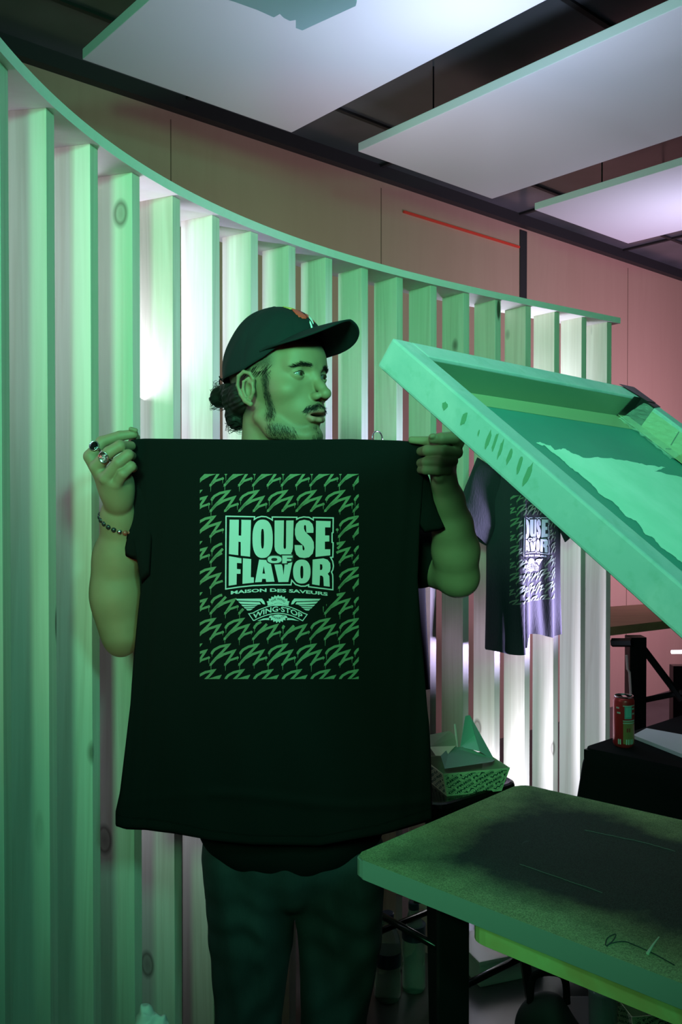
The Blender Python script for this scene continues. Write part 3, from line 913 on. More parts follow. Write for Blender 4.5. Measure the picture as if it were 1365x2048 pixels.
# shoes, below the frame
for kx in (-0.205, -0.012):
    F = Field((kx - 0.08, 1.55, -0.005), (kx + 0.08, 1.92, 0.13), 0.005)
    F.cone((kx, 1.82, 0.045), (kx - 0.0, 1.64, 0.036), 0.046, 0.038, 0.02)
    v_, q_ = F.mesh(); v_[:, 2] = np.maximum(v_[:, 2], 0.0)
    link_mesh('shoe', np_mesh('shoe', v_, q_), BLACK_METAL if False else BLACK_FABRIC, person)

# rings and bracelet
SILVER = plain('silver', (0.62, 0.62, 0.64), 0.25, 1.0)
def ring(c, axis, r, face_dir, stone_mat, face_r, bumps=False):
    axis = Vector(axis).normalized(); face_dir = Vector(face_dir); face_dir = (face_dir - axis * face_dir.dot(axis)).normalized(); side = axis.cross(face_dir)
    bm = bmesh.new(); c = Vector(c); pts_ = [c + (face_dir * math.cos(2 * math.pi * k / 28) + side * math.sin(2 * math.pi * k / 28)) * r for k in range(29)]
    tube(bm, pts_, [0.0016 + 0.0022 * max(0, math.cos(2 * math.pi * k / 28)) for k in range(29)], 8, False)
    top_ = c + face_dir * (r + 0.0005)
    M = Matrix.Translation(top_) @ face_dir.to_track_quat('Z', 'Y').to_matrix().to_4x4()
    prof = [(face_r * 0.75, -0.002), (face_r, 0.0015), (face_r * 1.02, 0.0028), (face_r * 0.9, 0.0034), (face_r * 0.84, 0.0026)]
    rr = [[bm.verts.new(M @ Vector((q * math.cos(6.2832 * k / 28), q * math.sin(6.2832 * k / 28) * 1.12, zz))) for k in range(28)] for q, zz in prof]
    for a, b in zip(rr, rr[1:]):
        for k in range(28): bm.faces.new((a[k], a[(k + 1) % 28], b[(k + 1) % 28], b[k]))
    bm.faces.new(rr[-1])
    o = from_bm('ring', bm, SILVER, person, True)
    bm = bmesh.new(); q2 = face_r * 0.84
    if bumps:
        rg = random.Random(9)
        for _ in range(26):
            a, d = rg.uniform(0, 6.28), q2 * math.sqrt(rg.random()) * 0.85
            bmesh.ops.create_icosphere(bm, subdivisions=1, radius=rg.uniform(0.0008, 0.0017), matrix=M @ Matrix.Translation((d * math.cos(a), 1.1 * d * math.sin(a), 0.0026)))
    else:
        rr = [[bm.verts.new(M @ Vector((q2 * s_ * math.cos(6.2832 * k / 28), q2 * s_ * 1.12 * math.sin(6.2832 * k / 28), zz))) for k in range(28)] for s_, zz in ((1, 0.0024), (0.9, 0.0032), (0.5, 0.0037))]
        for a, b in zip(rr, rr[1:]):
            for k in range(28): bm.faces.new((a[k], a[(k + 1) % 28], b[(k + 1) % 28], b[k]))
        bm.faces.new(rr[-1])
    s_ = from_bm('ring_face' if bumps else 'stone', bm, stone_mat, None, True); s_.parent = o
    s_.matrix_parent_inverse = Matrix.Translation(-Vector(person.location)) @ Matrix.Translation(Vector(person.location)) if False else Matrix.Identity(4)
    if o.matrix_parent_inverse: pass
    return o


BLACK_STONE = plain('black_stone', (0.004, 0.004, 0.005), 0.12)
PINK_SILVER = plain('engraved_silver', (0.80, 0.62, 0.72), 0.35, 0.8)
a_, b_ = Vector(Lfing[0][0][0]), Vector(Lfing[0][0][1])
ring(a_.lerp(b_, 0.50), b_ - a_, 0.0118, (-0.18, -0.97, 0.1), BLACK_STONE, 0.0086)
a_, b_ = Vector(Lfing[1][0][0]), Vector(Lfing[1][0][1])
ring(Vector(w(214, 911, 1.502)), b_ - a_, 0.0112, (0.1, -0.98, 0.0), PINK_SILVER, 0.0092, True)
bc = Vector(w(236, 1044, 1.571)); bax = (Vector(w(235, 1110, 1.598)) - Vector(w(238, 1002, 1.553))).normalized()
u_ = Vector((1, 0, 0)); u_ = (u_ - bax * u_.dot(bax)).normalized(); w_ = bax.cross(u_)
BEAD = plain('dark_beads', (0.02, 0.02, 0.022), 0.3); BEADR = plain('red_beads', (0.32, 0.07, 0.05), 0.35)
root_b = empty('bracelet', bc); root_b.parent = person; root_b.location = bc - Vector(person.location)
for k in range(20):
    a = 2 * math.pi * k / 20
    bm = bmesh.new(); bmesh.ops.create_uvsphere(bm, u_segments=14, v_segments=10, radius=0.0048)
    o = from_bm('bead', bm, (BEADR if k in (1, 2, 3) else SILVER if k == 4 else BEAD), None, True); o.parent = root_b
    if k in (1, 2, 3): o['label'] = 'reddish brown bead'
    if k == 4: o['label'] = 'small silver bead'
    o.location = (u_ * math.cos(a) + w_ * math.sin(a)) * 0.0315 + bax * (0.011 * math.cos(a))

# ------------------------------------------------------------------ printed graphic, drawn in the frame of the held shirt
def arcpts(cx, cy, rx, ry, a0, a1, n=10, p=1.0):
    out = []
    for k in range(n + 1):
        a = math.radians(a0 + (a1 - a0) * k / n); c, s = math.cos(a), math.sin(a)
        out.append((cx + rx * math.copysign(abs(c) ** p, c), cy + ry * math.copysign(abs(s) ** p, s)))
    return out


def logo_pt(x, y): return (430 + x / 5.25, 1010 + y / 5.25)


LOGO = []          # (outer, holes)
LOGO.append(([(155, 153), (252, 155), (250, 320), (277, 322), (279, 155), (380, 158), (370, 543), (272, 532), (272, 388), (248, 385), (246, 527), (148, 515)], []))
LOGO.append((arcpts(502, 355, 107, 202, 0, 360, 40, 0.82)[:-1], [arcpts(501, 354, 16, 104, 0, 360, 24, 0.7)[:-1]]))
LOGO.append(([(628, 162), (726, 162), (722, 430)] + arcpts(735, 440, 13, 22, 180, 0, 6) + [(750, 162), (828, 162), (820, 450), (812, 490), (798, 512), (818, 520), (700, 520), (690, 522), (660, 508), (636, 480), (627, 440)], []))
LOGO.append(([(1035, 292), (1038, 250), (1026, 200), (992, 166), (940, 155), (888, 166), (855, 200), (842, 255), (843, 310), (858, 360), (900, 400), (930, 425), (943, 455), (940, 474), (930, 478), (922, 466), (920, 422), (838, 420), (840, 470), (855, 520), (890, 550), (940, 558), (990, 548), (1028, 510), (1043, 450), (1038, 388), (1012, 340), (972, 303), (948, 278), (937, 250), (937, 222), (947, 208), (958, 218), (962, 292)], []))
LOGO.append(([(1063, 165), (1217, 170), (1215, 235), (1158, 235), (1158, 320), (1203, 320), (1203, 383), (1156, 385), (1156, 465), (1213, 465), (1213, 528), (1058, 545)], []))
LOGO.append(([(148, 537), (280, 560), (280, 612), (232, 608), (232, 672), (270, 675), (270, 722), (230, 722), (228, 835), (145, 848)], []))
LOGO.append(([(295, 558), (382, 568), (378, 758), (410, 760), (410, 815), (290, 828)], []))
LOGO.append(([(465, 573), (548, 578), (560, 602), (590, 622), (627, 805), (540, 808), (534, 775), (498, 775), (492, 808), (422, 812)], [[(514, 640), (500, 720), (528, 722)]]))
LOGO.append(([(625, 625), (700, 622), (710, 640), (722, 735), (733, 622), (815, 600), (772, 808), (668, 810)], []))
LOGO.append((arcpts(914, 699, 92, 126, 0, 360, 36, 0.85)[:-1], [arcpts(914, 705, 16, 67, 0, 360, 20, 0.7)[:-1]]))
LOGO.append(([(1028, 573), (1140, 560), (1185, 575), (1212, 610), (1216, 660), (1208, 700), (1185, 722), (1203, 745), (1208, 858), (1145, 850), (1140, 760), (1125, 742), (1105, 740), (1100, 845), (1022, 832)], [[(1105, 620), (1128, 626), (1131, 655), (1126, 680), (1105, 683)]]))
OF_W = [(arcpts(627, 572, 74, 38, 0, 360, 28, 0.8)[:-1], [arcpts(624, 572, 32, 16, 0, 360, 18, 0.8)[:-1]]),
        ([(708, 530), (817, 530), (817, 553), (757, 555), (757, 565), (805, 567), (803, 588), (757, 588), (755, 612), (708, 612)], [])]
OF_B = [(arcpts(627, 572, 87, 50, 0, 360, 28, 0.8)[:-1], []), ([(696, 518), (829, 518), (829, 565), (816, 600), (768, 601), (767, 624), (696, 624)], [])]
BORDER = [(118, 118), (418, 124), (414, 152), (445, 132), (490, 120), (540, 124), (585, 146), (604, 158), (603, 126), (862, 129), (860, 150), (890, 134), (935, 125), (990, 130), (1034, 156), (1034, 132), (1244, 136), (1242, 290), (1232, 293), (1232, 392), (1243, 396), (1240, 548), (1216, 550), (1238, 590), (1246, 640), (1240, 680), (1226, 703), (1238, 735), (1240, 780), (1240, 890), (1100, 873), (985, 858), (985, 838), (950, 852), (905, 853), (850, 835), (808, 790), (800, 838), (600, 838), (400, 846), (250, 862), (114, 882)]


def stroke(pts, wd, closed=False):
    """polygon outline of a stroked line; wd number or list"""
    n = len(pts); L, R = [], []
    for i in range(n):
        a = pts[(i - 1) % n] if (closed or i > 0) else pts[i]; b = pts[(i + 1) % n] if (closed or i < n - 1) else pts[i]; p = pts[i]
        def nd(u, v):
            dx, dy = v[0] - u[0], v[1] - u[1]; q = math.hypot(dx, dy) or 1; return (-dy / q, dx / q)
        n1 = nd(a, p) if a != p else nd(p, b); n2 = nd(p, b) if b != p else n1
        mx, my = n1[0] + n2[0], n1[1] + n2[1]; q = math.hypot(mx, my) or 1; mx /= q; my /= q
        k = 1 / max(0.45, mx * n1[0] + my * n1[1]); h_ = (wd[i] if isinstance(wd, (list, tuple)) else wd) / 2 * k
        L.append((p[0] + mx * h_, p[1] + my * h_)); R.append((p[0] - mx * h_, p[1] - my * h_))
    quads = []
    for i in range(n if closed else n - 1):
        j = (i + 1) % n; quads.append([L[i], L[j], R[j], R[i]])
    return quads


def tess(polys):
    """[(outer, holes)] -> verts, tris in 2D using Blender's own curve fill"""
    from mathutils.geometry import tessellate_polygon
    V_, F_ = [], []
    for outer, holes in polys:
        loops = [[Vector((x, y, 0)) for x, y in lp] for lp in [outer] + holes]
        flat = [q for lp in loops for q in lp]; base = len(V_)
        V_ += [(q.x, q.y) for q in flat]
        F_ += [tuple(base + k for k in tri) for tri in tessellate_polygon(loops)]
    return V_, F_


def text_mesh(body, bold=0.0, space=1.0):
    cu = bpy.data.curves.new('text', 'FONT'); cu.body = body; cu.size = 1.0; cu.align_x = 'CENTER'; cu.align_y = 'BOTTOM_BASELINE' if False else 'CENTER'
    cu.offset = bold; cu.space_character = space; cu.resolution_u = 3
    o = bpy.data.objects.new('text', cu); COL.objects.link(o)
    dg = bpy.context.evaluated_depsgraph_get(); dg.update()
    me = bpy.data.meshes.new_from_object(o.evaluated_get(dg))
    vs = [(q.co.x, q.co.y) for q in me.vertices]; fs = [tuple(p.vertices) for p in me.polygons]
    bpy.data.objects.remove(o); bpy.data.curves.remove(cu); bpy.data.meshes.remove(me)
    xs = [q[0] for q in vs]; ys = [q[1] for q in vs]; x0, x1, y0, y1 = min(xs), max(xs), min(ys), max(ys)
    return [((x - x0) / (x1 - x0), (y - y0) / (y1 - y0)) for x, y in vs], fs      # unit box, y up


def merge(target, vf):
    b = len(target[0]); target[0].extend(vf[0]); target[1].extend([tuple(b + k for k in f_) for f_ in vf[1]])


def quads_vf(quads):
    vs, fs = [], []
    for q in quads:
        fs.append(tuple(range(len(vs), len(vs) + len(q)))); vs += q
    return vs, fs


def clip_rect(poly, x0, y0, x1, y1):
    def cl(pts, inside, inter):
        out = []
        for i in range(len(pts)):
            a, b = pts[i - 1], pts[i]
            if inside(b):
                if not inside(a): out.append(inter(a, b))
                out.append(b)
            elif inside(a): out.append(inter(a, b))
        return out
    for ax, lim, sg in ((0, x0, 1), (0, x1, -1), (1, y0, 1), (1, y1, -1)):
        if not poly: return []
        ins = lambda p: sg * (p[ax] - lim) >= 0
        def it(a, b):
            t = (lim - a[ax]) / (b[ax] - a[ax]); return (a[0] + (b[0] - a[0]) * t, a[1] + (b[1] - a[1]) * t)
        poly = cl(poly, ins, it)
    return poly


# white part of the print
WHITE2D = ([], []); 
V_, F_ = tess(LOGO); merge(WHITE2D, ([logo_pt(*q) for q in V_], F_))
merge(WHITE2D, quads_vf([[logo_pt(*q) for q in s_] for s_ in stroke(BORDER, 13, True)]))
BLACK2D = ([], []); V_, F_ = tess(OF_B); merge(BLACK2D, ([logo_pt(*q) for q in V_], F_))
OF2D = ([], []); V_, F_ = tess(OF_W); merge(OF2D, ([logo_pt(*q) for q in V_], F_))


def arched(body, x0, x1, y_of, height, bold, target, squash=None):
    vs, fs = text_mesh(body, bold)
    out = []
    for u, v in vs:
        x = x0 + (x1 - x0) * u; yb, hh = y_of(x)
        out.append(logo_pt(x, yb - v * hh))
    merge(target, (out, fs))


arched('MAISON DES SAVEURS', 168, 1186, lambda x: (911 + 34 * ((x - 640) / 515) ** 2 + (6 if x > 640 else 0), 36), 36, 0.035, WHITE2D)


def ban(x): return 1058 + 105 * (abs(x - 665) / 300) ** 1.8


# emblem: banner, gear and two feathered wings
def banner_line(off, x0=370, x1=960, n=24): return [(x0 + (x1 - x0) * k / n, ban(x0 + (x1 - x0) * k / n) + off) for k in range(n + 1)]


lo_b = [(400, 1212)] + [(x, y) for x, y in banner_line(80, 412, 915)] + [(925, 1212)]
BANNER = [(356, 1142)] + [(x, y) for x, y in banner_line(-8, 400, 930, 20)] + [(970, 1150), (922, 1216)] + [(x, y) for x, y in banner_line(78, 415, 905, 20)][::-1] + [(405, 1212)]
merge(WHITE2D, quads_vf([[logo_pt(*q) for q in s_] for s_ in stroke(BANNER, 9, True)]))
arched('WING\u00b7STOP', 402, 920, lambda x: (ban(x) + 62, 56), 56, 0.022, WHITE2D)
for sg in (-1, 1):
    def mx(x): return 665 + sg * (x - 665)
    fth = [[(1112, 985), (835, 982), (812, 1010), (800, 1045), (825, 1040), (850, 1012), (1092, 1004)],
           [(1084, 1014), (860, 1020), (846, 1042), (880, 1046), (1062, 1036)],
           [(1054, 1046), (880, 1052), (905, 1062), (1036, 1064)],
           [(1028, 1072), (905, 1070), (925, 1082), (1014, 1086)],
           [(1004, 1092), (930, 1090), (955, 1106), (988, 1108)]]
    V_, F_ = tess([([(mx(x), y) for x, y in q], []) for q in fth]); merge(WHITE2D, ([logo_pt(*q) for q in V_], F_))
    V_, F_ = tess([([(mx(x), y) for x, y in [(765, 1185), (820, 1192), (885, 1218), (800, 1206), (755, 1208)]], [])]); merge(WHITE2D, ([logo_pt(*q) for q in V_], F_))
gear_t = [(x, min(y, 0) * 1.0) for x, y in []]


def gear(cx, cy, r0, r1, a0, a1, teeth, base_y, up):
    pts_ = []
    for k in range(teeth * 2 + 1):
        a = math.radians(a0 + (a1 - a0) * k / (teeth * 2)); r = r1 if k % 2 else r0
        pts_.append((cx + r * math.cos(a), cy + r * 0.95 * math.sin(a)))
    return pts_


top_g = [q for q in gear(665, 1072, 118, 136, 200, 340, 9, 0, True)]
V_, F_ = tess([(top_g + [(775, ban(775) - 17), (720, ban(720) - 17), (665, ban(665) - 17), (610, ban(610) - 17), (555, ban(555) - 17)], [arcpts(665, 1062, 58, 34, 185, 355, 10) + [(665, 1040)][:0]])]); merge(WHITE2D, ([logo_pt(*q) for q in V_], F_))
V_, F_ = tess([(arcpts(665, 1058, 48, 28, 185, 355, 10), [])]); merge(WHITE2D, ([logo_pt(*q) for q in V_], F_))
bot_g = gear(665, 1130, 96, 116, 158, 22, 8, 0, False)
V_, F_ = tess([([(578, ban(578) + 92), (665, ban(665) + 90), (752, ban(752) + 92)][::-1] + bot_g, [])]); merge(WHITE2D, ([logo_pt(*q) for q in V_], F_))
V_, F_ = text_mesh('THE WING', 0.01)
def on_arc(vs, cx, cy, r, a0, a1, hh, flip=False):
    out = []
    for u, v in vs:
        a = math.radians(a0 + (a1 - a0) * u); rr = r + (v - 0.5) * hh * (-1 if flip else 1)
        out.append(logo_pt(cx + rr * math.cos(a), cy + rr * 0.95 * math.sin(a)))
    return out
merge(BLACK2D, (on_arc(V_, 665, 1072, 90, 218, 322, 22), F_))
V_, F_ = text_mesh('EXPERTS', 0.01); merge(BLACK2D, (on_arc(V_, 665, 1115, 78, 140, 40, 20, True), F_))

# green spray-paint zigzags, cut to a rectangle and round the logo
RX0, RY0, RX1, RY1 = 400, 948, 718, 1358
ZIG = [(0, 0), (5, -6), (16, -12), (34, -16), (22, -3), (9, 10), (-2, 23), (8, 12), (24, 3), (45, -4), (37, 8), (27, 23), (36, 15), (51, 10)]
LO = [(447, 1022), (674, 1022), (676, 1190), (660, 1200), (650, 1212), (625, 1235), (585, 1252), (565, 1250), (540, 1250), (505, 1236), (490, 1222), (470, 1200), (444, 1190)]


def inside_logo(x, y):
    c = False
    for i in range(len(LO)):
        a, b = LO[i - 1], LO[i]
        if (a[1] > y) != (b[1] > y) and x < (b[0] - a[0]) * (y - a[1]) / (b[1] - a[1]) + a[0]: c = not c
    return c


GREEN2D = ([], [])
rz = random.Random(2)
row = 0; y = 947 - 51.2
zq = []
while y < RY1 + 30:
    x = (394.7 if row % 2 else 366.9) - 57.3
    while x < RX1 + 20:
        pts_ = [(x + a, y + b) for a, b in ZIG]
        fine_ = []
        for a, b in zip(pts_, pts_[1:]):
            for k in range(4): fine_.append((a[0] + (b[0] - a[0]) * k / 4, a[1] + (b[1] - a[1]) * k / 4))
        fine_.append(pts_[-1])
        zq += stroke(fine_, [5.0 if k < 40 else 4.4 for k in range(len(fine_))])
        for (dx, dy, ln_) in ((-2, 23, rz.uniform(9, 17)), (27, 23, rz.uniform(7, 15)), (51, 10, rz.uniform(4, 12)), (0, 1, rz.uniform(6, 14))):
            s0 = (x + dx, y + dy)
            zq += stroke([s0, (s0[0], s0[1] + ln_ * 0.5), (s0[0], s0[1] + ln_)], [1.5, 1.0, 0.4])
            zq.append([(s0[0] + 2.8 * math.cos(a), s0[1] + 2.8 * math.sin(a)) for a in [k * math.pi / 4 for k in range(8)]])
        x += 57.3
    y += 51.2; row += 1
out = []
for q in zq:
    cx, cy = sum(p[0] for p in q) / len(q), sum(p[1] for p in q) / len(q)
    if inside_logo(cx, cy): continue
    c_ = clip_rect(q, RX0, RY0, RX1, RY1)
    if len(c_) >= 3: out.append(c_)
merge(GREEN2D, quads_vf(out))

SHIRT = MB('black_jersey', (0.0065, 0.0075, 0.0075), 0.92, 0, 0.07)
v = SHIRT.coords((1, 1, 1)); SHIRT.bump(SHIRT.noise(v, 900, 2), 0.25, 0.0005); SHIRT = SHIRT.m
PR_WHITE = plain('white_print_ink', (0.58, 0.60, 0.64), 0.7, bump=(1500, 0.3, 0.0003))
PR_GREEN = plain('green_print_ink', (0.15, 0.22, 0.12), 0.7)
PR_BLACK = plain('black_print_ink', (0.014, 0.015, 0.016), 0.8)


def put_print(fn, parent, offs=(0.0010, 0.0014, 0.0018, 0.0022)):
    for nm, data, mat, off in (('zigzag_print', GREEN2D, PR_GREEN, offs[0]), ('logo_print', WHITE2D, PR_WHITE, offs[1]), ('logo_outline_print', BLACK2D, PR_BLACK, offs[2]), ('word_print', OF2D, PR_WHITE, offs[3])):
        me = bpy.data.meshes.new(nm); me.from_pydata([tuple(fn(x, y, off)) for x, y in data[0]], [], data[1]); me.update()
        o = link_mesh(nm, me, mat, parent)


# ------------------------------------------------------------------ the held shirt
def interp(v, ks, vs): return float(np.interp(v, ks, vs))


def shirt_Y(px, py):
    y = 1.552 + (py - 880) / 800 * 0.045
    cx = (px - 555) / 300
    y += 0.012 * (1 - cx * cx) * math.exp(-((py - 1250) / 500) ** 2) * -0.5
    e = math.exp(-((px - 262) / 60) ** 2) + math.exp(-((px - 855) / 55) ** 2)
    y += 0.003 * e * math.sin(px * 0.16 + (py - 880) * 0.012)
    lowf = 1 / (1 + math.exp(-(py - 1450) / 50))
    y += lowf * (0.004 * math.sin(px * 0.021 + py * 0.004) + 0.003 * math.sin(px * 0.05 - py * 0.013))
    y += 0.0045 * math.exp(-((py - 1600 - 12 * math.sin(px * 0.011)) / 9) ** 2) * -1 * (1 if 420 < px < 860 else 0.3)
    return y


LX = ([880, 910, 960, 1050, 1150, 1280, 1420, 1560, 1612, 1655], [262, 268, 275, 285, 286, 275, 262, 246, 240, 231])
RXs = ([880, 910, 960, 1060, 1170, 1350, 1480, 1640, 1700], [855, 853, 845, 838, 836, 848, 858, 862, 862])
TOPY = ([262, 275, 290, 400, 560, 700, 800, 835, 855], [880, 878, 877, 878, 880, 878, 881, 884, 888])
BOTY = ([231, 250, 290, 350, 420, 500, 640, 760, 862], [1648, 1654, 1655, 1664, 1680, 1689, 1691, 1668, 1636])
held = empty('t_shirt', (P(555, 1000, 1.555).x, 1.56, 0.92)); tag(held, 'black printed T-shirt held up by its shoulders by the person in the cap', 't-shirt')


def shirt_px(u, v):
    vy = 880 + v * 800
    xl, xr = interp(vy, *LX), interp(vy, *RXs)
    x = xl + (xr - xl) * u
    xt = 262 + (855 - 262) * u; xb = 231 + (862 - 231) * u
    yt, yb = interp(xt, *TOPY), interp(xb, *BOTY)
    return x, yt + (yb - yt) * v


bm = bmesh.new(); NU_, NV_ = 90, 120; g_ = [[], []]
for layer in (0, 1):
    for j in range(NV_ + 1):
        v = j / NV_; r_ = []
        for i in range(NU_ + 1):
            u = i / NU_; x_, y_ = shirt_px(u, v)
            if layer == 1:
                x_ += 3 * math.sin(v * 9) ; y_ += 5 * v * math.sin(u * 7 + 1)
            yy = shirt_Y(x_, y_) + layer * (0.004 + 0.016 * math.sin(math.pi * min(1, max(0, u))) * (0.3 + 0.7 * v) * abs(math.sin(3 * u + 2 * v)) + 0.002)
            r_.append(bm.verts.new(P(x_, y_, yy)))
        g_[layer].append(r_)
for layer in (0, 1):
    G_ = g_[layer]
    for j in range(NV_):
        for i in range(NU_):
            q = (G_[j][i], G_[j + 1][i], G_[j + 1][i + 1], G_[j][i + 1]); bm.faces.new(q if layer == 0 else q[::-1])
for j in range(NV_):
    bm.faces.new((g_[0][j][0], g_[1][j][0], g_[1][j + 1][0], g_[0][j + 1][0])); bm.faces.new((g_[0][j + 1][NU_], g_[1][j + 1][NU_], g_[1][j][NU_], g_[0][j][NU_]))
for i in range(NU_):
    bm.faces.new((g_[0][0][i + 1], g_[1][0][i + 1], g_[1][0][i], g_[0][0][i]))
    bm.faces.new((g_[0][NV_][i], g_[1][NV_][i], g_[1][NV_][i + 1], g_[0][NV_][i + 1]))
from_bm('shirt_body', bm, SHIRT, held, True)
put_print(lambda x, y, off: P(x, y, shirt_Y(x, y) - off), held)
# hem band, raised a little
bm = bmesh.new()
def hem_pt(u, k):
    xb = 231 + 631 * u; yb = interp(xb, *BOTY) - 20; x_ = xb + (4 if u < 0.05 else 0)
    return P(x_, yb + k, shirt_Y(x_, yb + k) - 0.0009)
for k in (0, 2.2):
    tube(bm, [hem_pt(u / 60, k) for u in range(61)], 0.0005, 4)
from_bm('hem', bm, SHIRT, held, True)


def draped(name, pts_px, y0, mat, parent, thick=0.012, ripple=0.006, seed=1):
    """a folded piece of cloth with real thickness: outline filled with a rippled grid"""
    rg = random.Random(seed)
    from mathutils.geometry import tessellate_polygon
    xs = [p[0] for p in pts_px]; ys = [p[1] for p in pts_px]
    def ins(x, y):
        c = False
        for i in range(len(pts_px)):
            a, b = pts_px[i - 1], pts_px[i]
            if (a[1] > y) != (b[1] > y) and x < (b[0] - a[0]) * (y - a[1]) / (b[1] - a[1]) + a[0]: c = not c
        return c
    bm = bmesh.new()
    pts3 = []
    n_ = len(pts_px)
    cx, cy = sum(xs) / n_, sum(ys) / n_
    rings_f, rings_b = [], []
    R_ = 9
    for k in range(R_):
        t = k / (R_ - 1) * 0.999; rf, rb = [], []
        for i, (x, y) in enumerate(pts_px):
            xx, yy = x + (cx - x) * t, y + (cy - y) * t
            dome = math.sqrt(max(0, 1 - (1 - t) ** 3))
            dd = thick * dome + ripple * math.sin(xx * 0.16 + yy * 0.06 + seed) * dome
            rf.append(bm.verts.new(P(xx, yy, y0 - dd))); rb.append(rf[-1] if k == 0 else bm.verts.new(P(xx, yy, y0 + thick * dome)))
        rings_f.append(rf); rings_b.append(rb)
    for rr, fl in ((rings_f, False), (rings_b, True)):
        for a, b in zip(rr, rr[1:]):
            for i in range(n_):
                q = (a[i], a[(i + 1) % n_], b[(i + 1) % n_], b[i]); bm.faces.new(q[::-1] if fl else q)
        bm.faces.new(rr[-1][::-1] if fl else rr[-1])
    bmesh.ops.recalc_face_normals(bm, faces=bm.faces)
    return from_bm(name, bm, mat, parent, True)


draped('sleeve', [(264, 900), (272, 940), (262, 965), (248, 988), (232, 1018), (224, 1026), (226, 1040), (240, 1062), (255, 1086), (249, 1100), (251, 1112), (262, 1117), (274, 1120), (284, 1168), (300, 1150), (310, 1000), (300, 900)], 1.563, SHIRT, held, 0.007, 0.003, 2)
draped('sleeve', [(835, 895), (852, 940), (860, 958), (868, 1000), (878, 1028), (891, 1056), (880, 1061), (866, 1063), (850, 1066), (830, 1040), (820, 960)], 1.566, SHIRT, held, 0.006, 0.002, 3)

# ------------------------------------------------------------------ two shirts hanging on the slat screen
def hung_shirt(i, off, px_c, top_z, label, fold_left, wid=0.225, mat=SHIRT):
    base = arc(i) - arc_n(i) * off; tt = arc_t(i); nn = arc_n(i)
    t = empty('t_shirt', base); t.location.z = top_z - 0.4; tag(t, label, 't-shirt', 'shirts hanging on the slat screen')
    def W(s, z, d=0.0): return base + tt * s - nn * d + Vector((0, 0, z))
    def prof(z):     # half width below the shoulder
        return 0.235
    bm = bmesh.new(); NU2, NV2 = 60, 70; front, back = [], []
    for j in range(NV2 + 1):
        v_ = j / NV2; rf, rb = [], []
        for k in range(NU2 + 1):
            u = -1 + 2 * k / NU2
            sh = 0.16 * max(0, abs(u) - 0.28) ** 1.1 * 0.9 + (0.05 * math.exp(-(u / 0.24) ** 4))
            ztop = top_z - sh
            zbot = top_z - 0.715 + 0.012 * math.sin(5 * u + i) + (0.03 if (fold_left and u > -0.1) else 0)
            z = ztop + (zbot - ztop) * v_
            wdt = wid * (1 - 0.03 * math.sin(v_ * 3.1))
            s_ = u * wdt
            dp = 0.014 * math.cos(u * math.pi / 2) + v_ * (0.010 * math.sin(u * 9 + 2 * v_ + i) + 0.006 * math.sin(u * 17 - 3 * v_))
            if fold_left: 
                m_ = 1 / (1 + math.exp(-(u + 0.34) / 0.02)); dp += (0.070 * (u + 1) / 0.66) * (1 - m_)
                s_ = s_ if u > -0.3 else s_ * 1.0
            rf.append(bm.verts.new(W(s_, z, 0.02 + dp))); rb.append(bm.verts.new(W(s_ * 0.985, z + 0.004, 0.010 - 0.006 * math.cos(u * 1.5))))
        front.append(rf); back.append(rb)
    for G_, fl in ((front, 0), (back, 1)):
        for j in range(NV2):
            for k in range(NU2):
                q = (G_[j][k], G_[j + 1][k], G_[j + 1][k + 1], G_[j][k + 1]); bm.faces.new(q[::-1] if fl else q)
    for j in range(NV2):
        bm.faces.new((front[j][0], back[j][0], back[j + 1][0], front[j + 1][0])); bm.faces.new((front[j][NU2], front[j + 1][NU2], back[j + 1][NU2], back[j][NU2]))
    for k in range(NU2):
        bm.faces.new((front[0][k], front[0][k + 1], back[0][k + 1], back[0][k]))
    bmesh.ops.recalc_face_normals(bm, faces=bm.faces)
    from_bm('shirt_body', bm, mat, t, True)
    for sg in (-1, 1):                                   # short sleeves hanging beside the body
        bm = bmesh.new(); rings = []
        a0 = Vector((sg * (wid - 0.035), 0, top_z - 0.115)); a1 = Vector((sg * (wid + 0.085), 0, top_z - 0.305))
        for k in range(13):
            t_ = k / 12; c_ = a0.lerp(a1, t_); ax_d = (a1 - a0).normalized(); sd = Vector((-ax_d.z, 0, ax_d.x))
            wd_ = 0.105 - 0.012 * t_; ring_ = []
            for m in range(20):
                an = 2 * math.pi * m / 20
                q = c_ + sd * (math.cos(an) * wd_); dpt = math.sin(an) * (0.014 + 0.006 * math.sin(3 * t_ * 3 + an))
                ring_.append(bm.verts.new(W(q.x, q.z, 0.026 + dpt)))
            rings.append(ring_)
        for a, b in zip(rings, rings[1:]):
            for m in range(20): bm.faces.new((a[m], a[(m + 1) % 20], b[(m + 1) % 20], b[m]))
        bm.faces.new(rings[0]); bmesh.ops.recalc_face_normals(bm, faces=bm.faces)
        from_bm('sleeve', bm, mat, t, True)
    return t, W


WASHED = MB('washed_black_jersey', (0.035, 0.035, 0.04), 0.95, 0, 0.2); WASHED.bump(WASHED.noise(WASHED.coords((200, 200, 60)), 1.0, 3), 0.6, 0.002); WASHED = WASHED.m
H1, W1 = hung_shirt(9.05, 0.03, 800, 1.60, 'black T-shirt hanging on the slats, mostly hidden behind the held shirt', False)
H1['label'] = 'black T-shirt hanging on the slats, mostly hidden behind the held shirt'
H2, W2 = hung_shirt(13.42, 0.05, 1075, 1.70, 'black T-shirt with a white box logo hanging on the slats behind the tilted screen', True, 0.200, WASHED)
# the same print at full size on the second shirt: 1160 px of the held shirt are about one metre
K = 1 / 1110.0


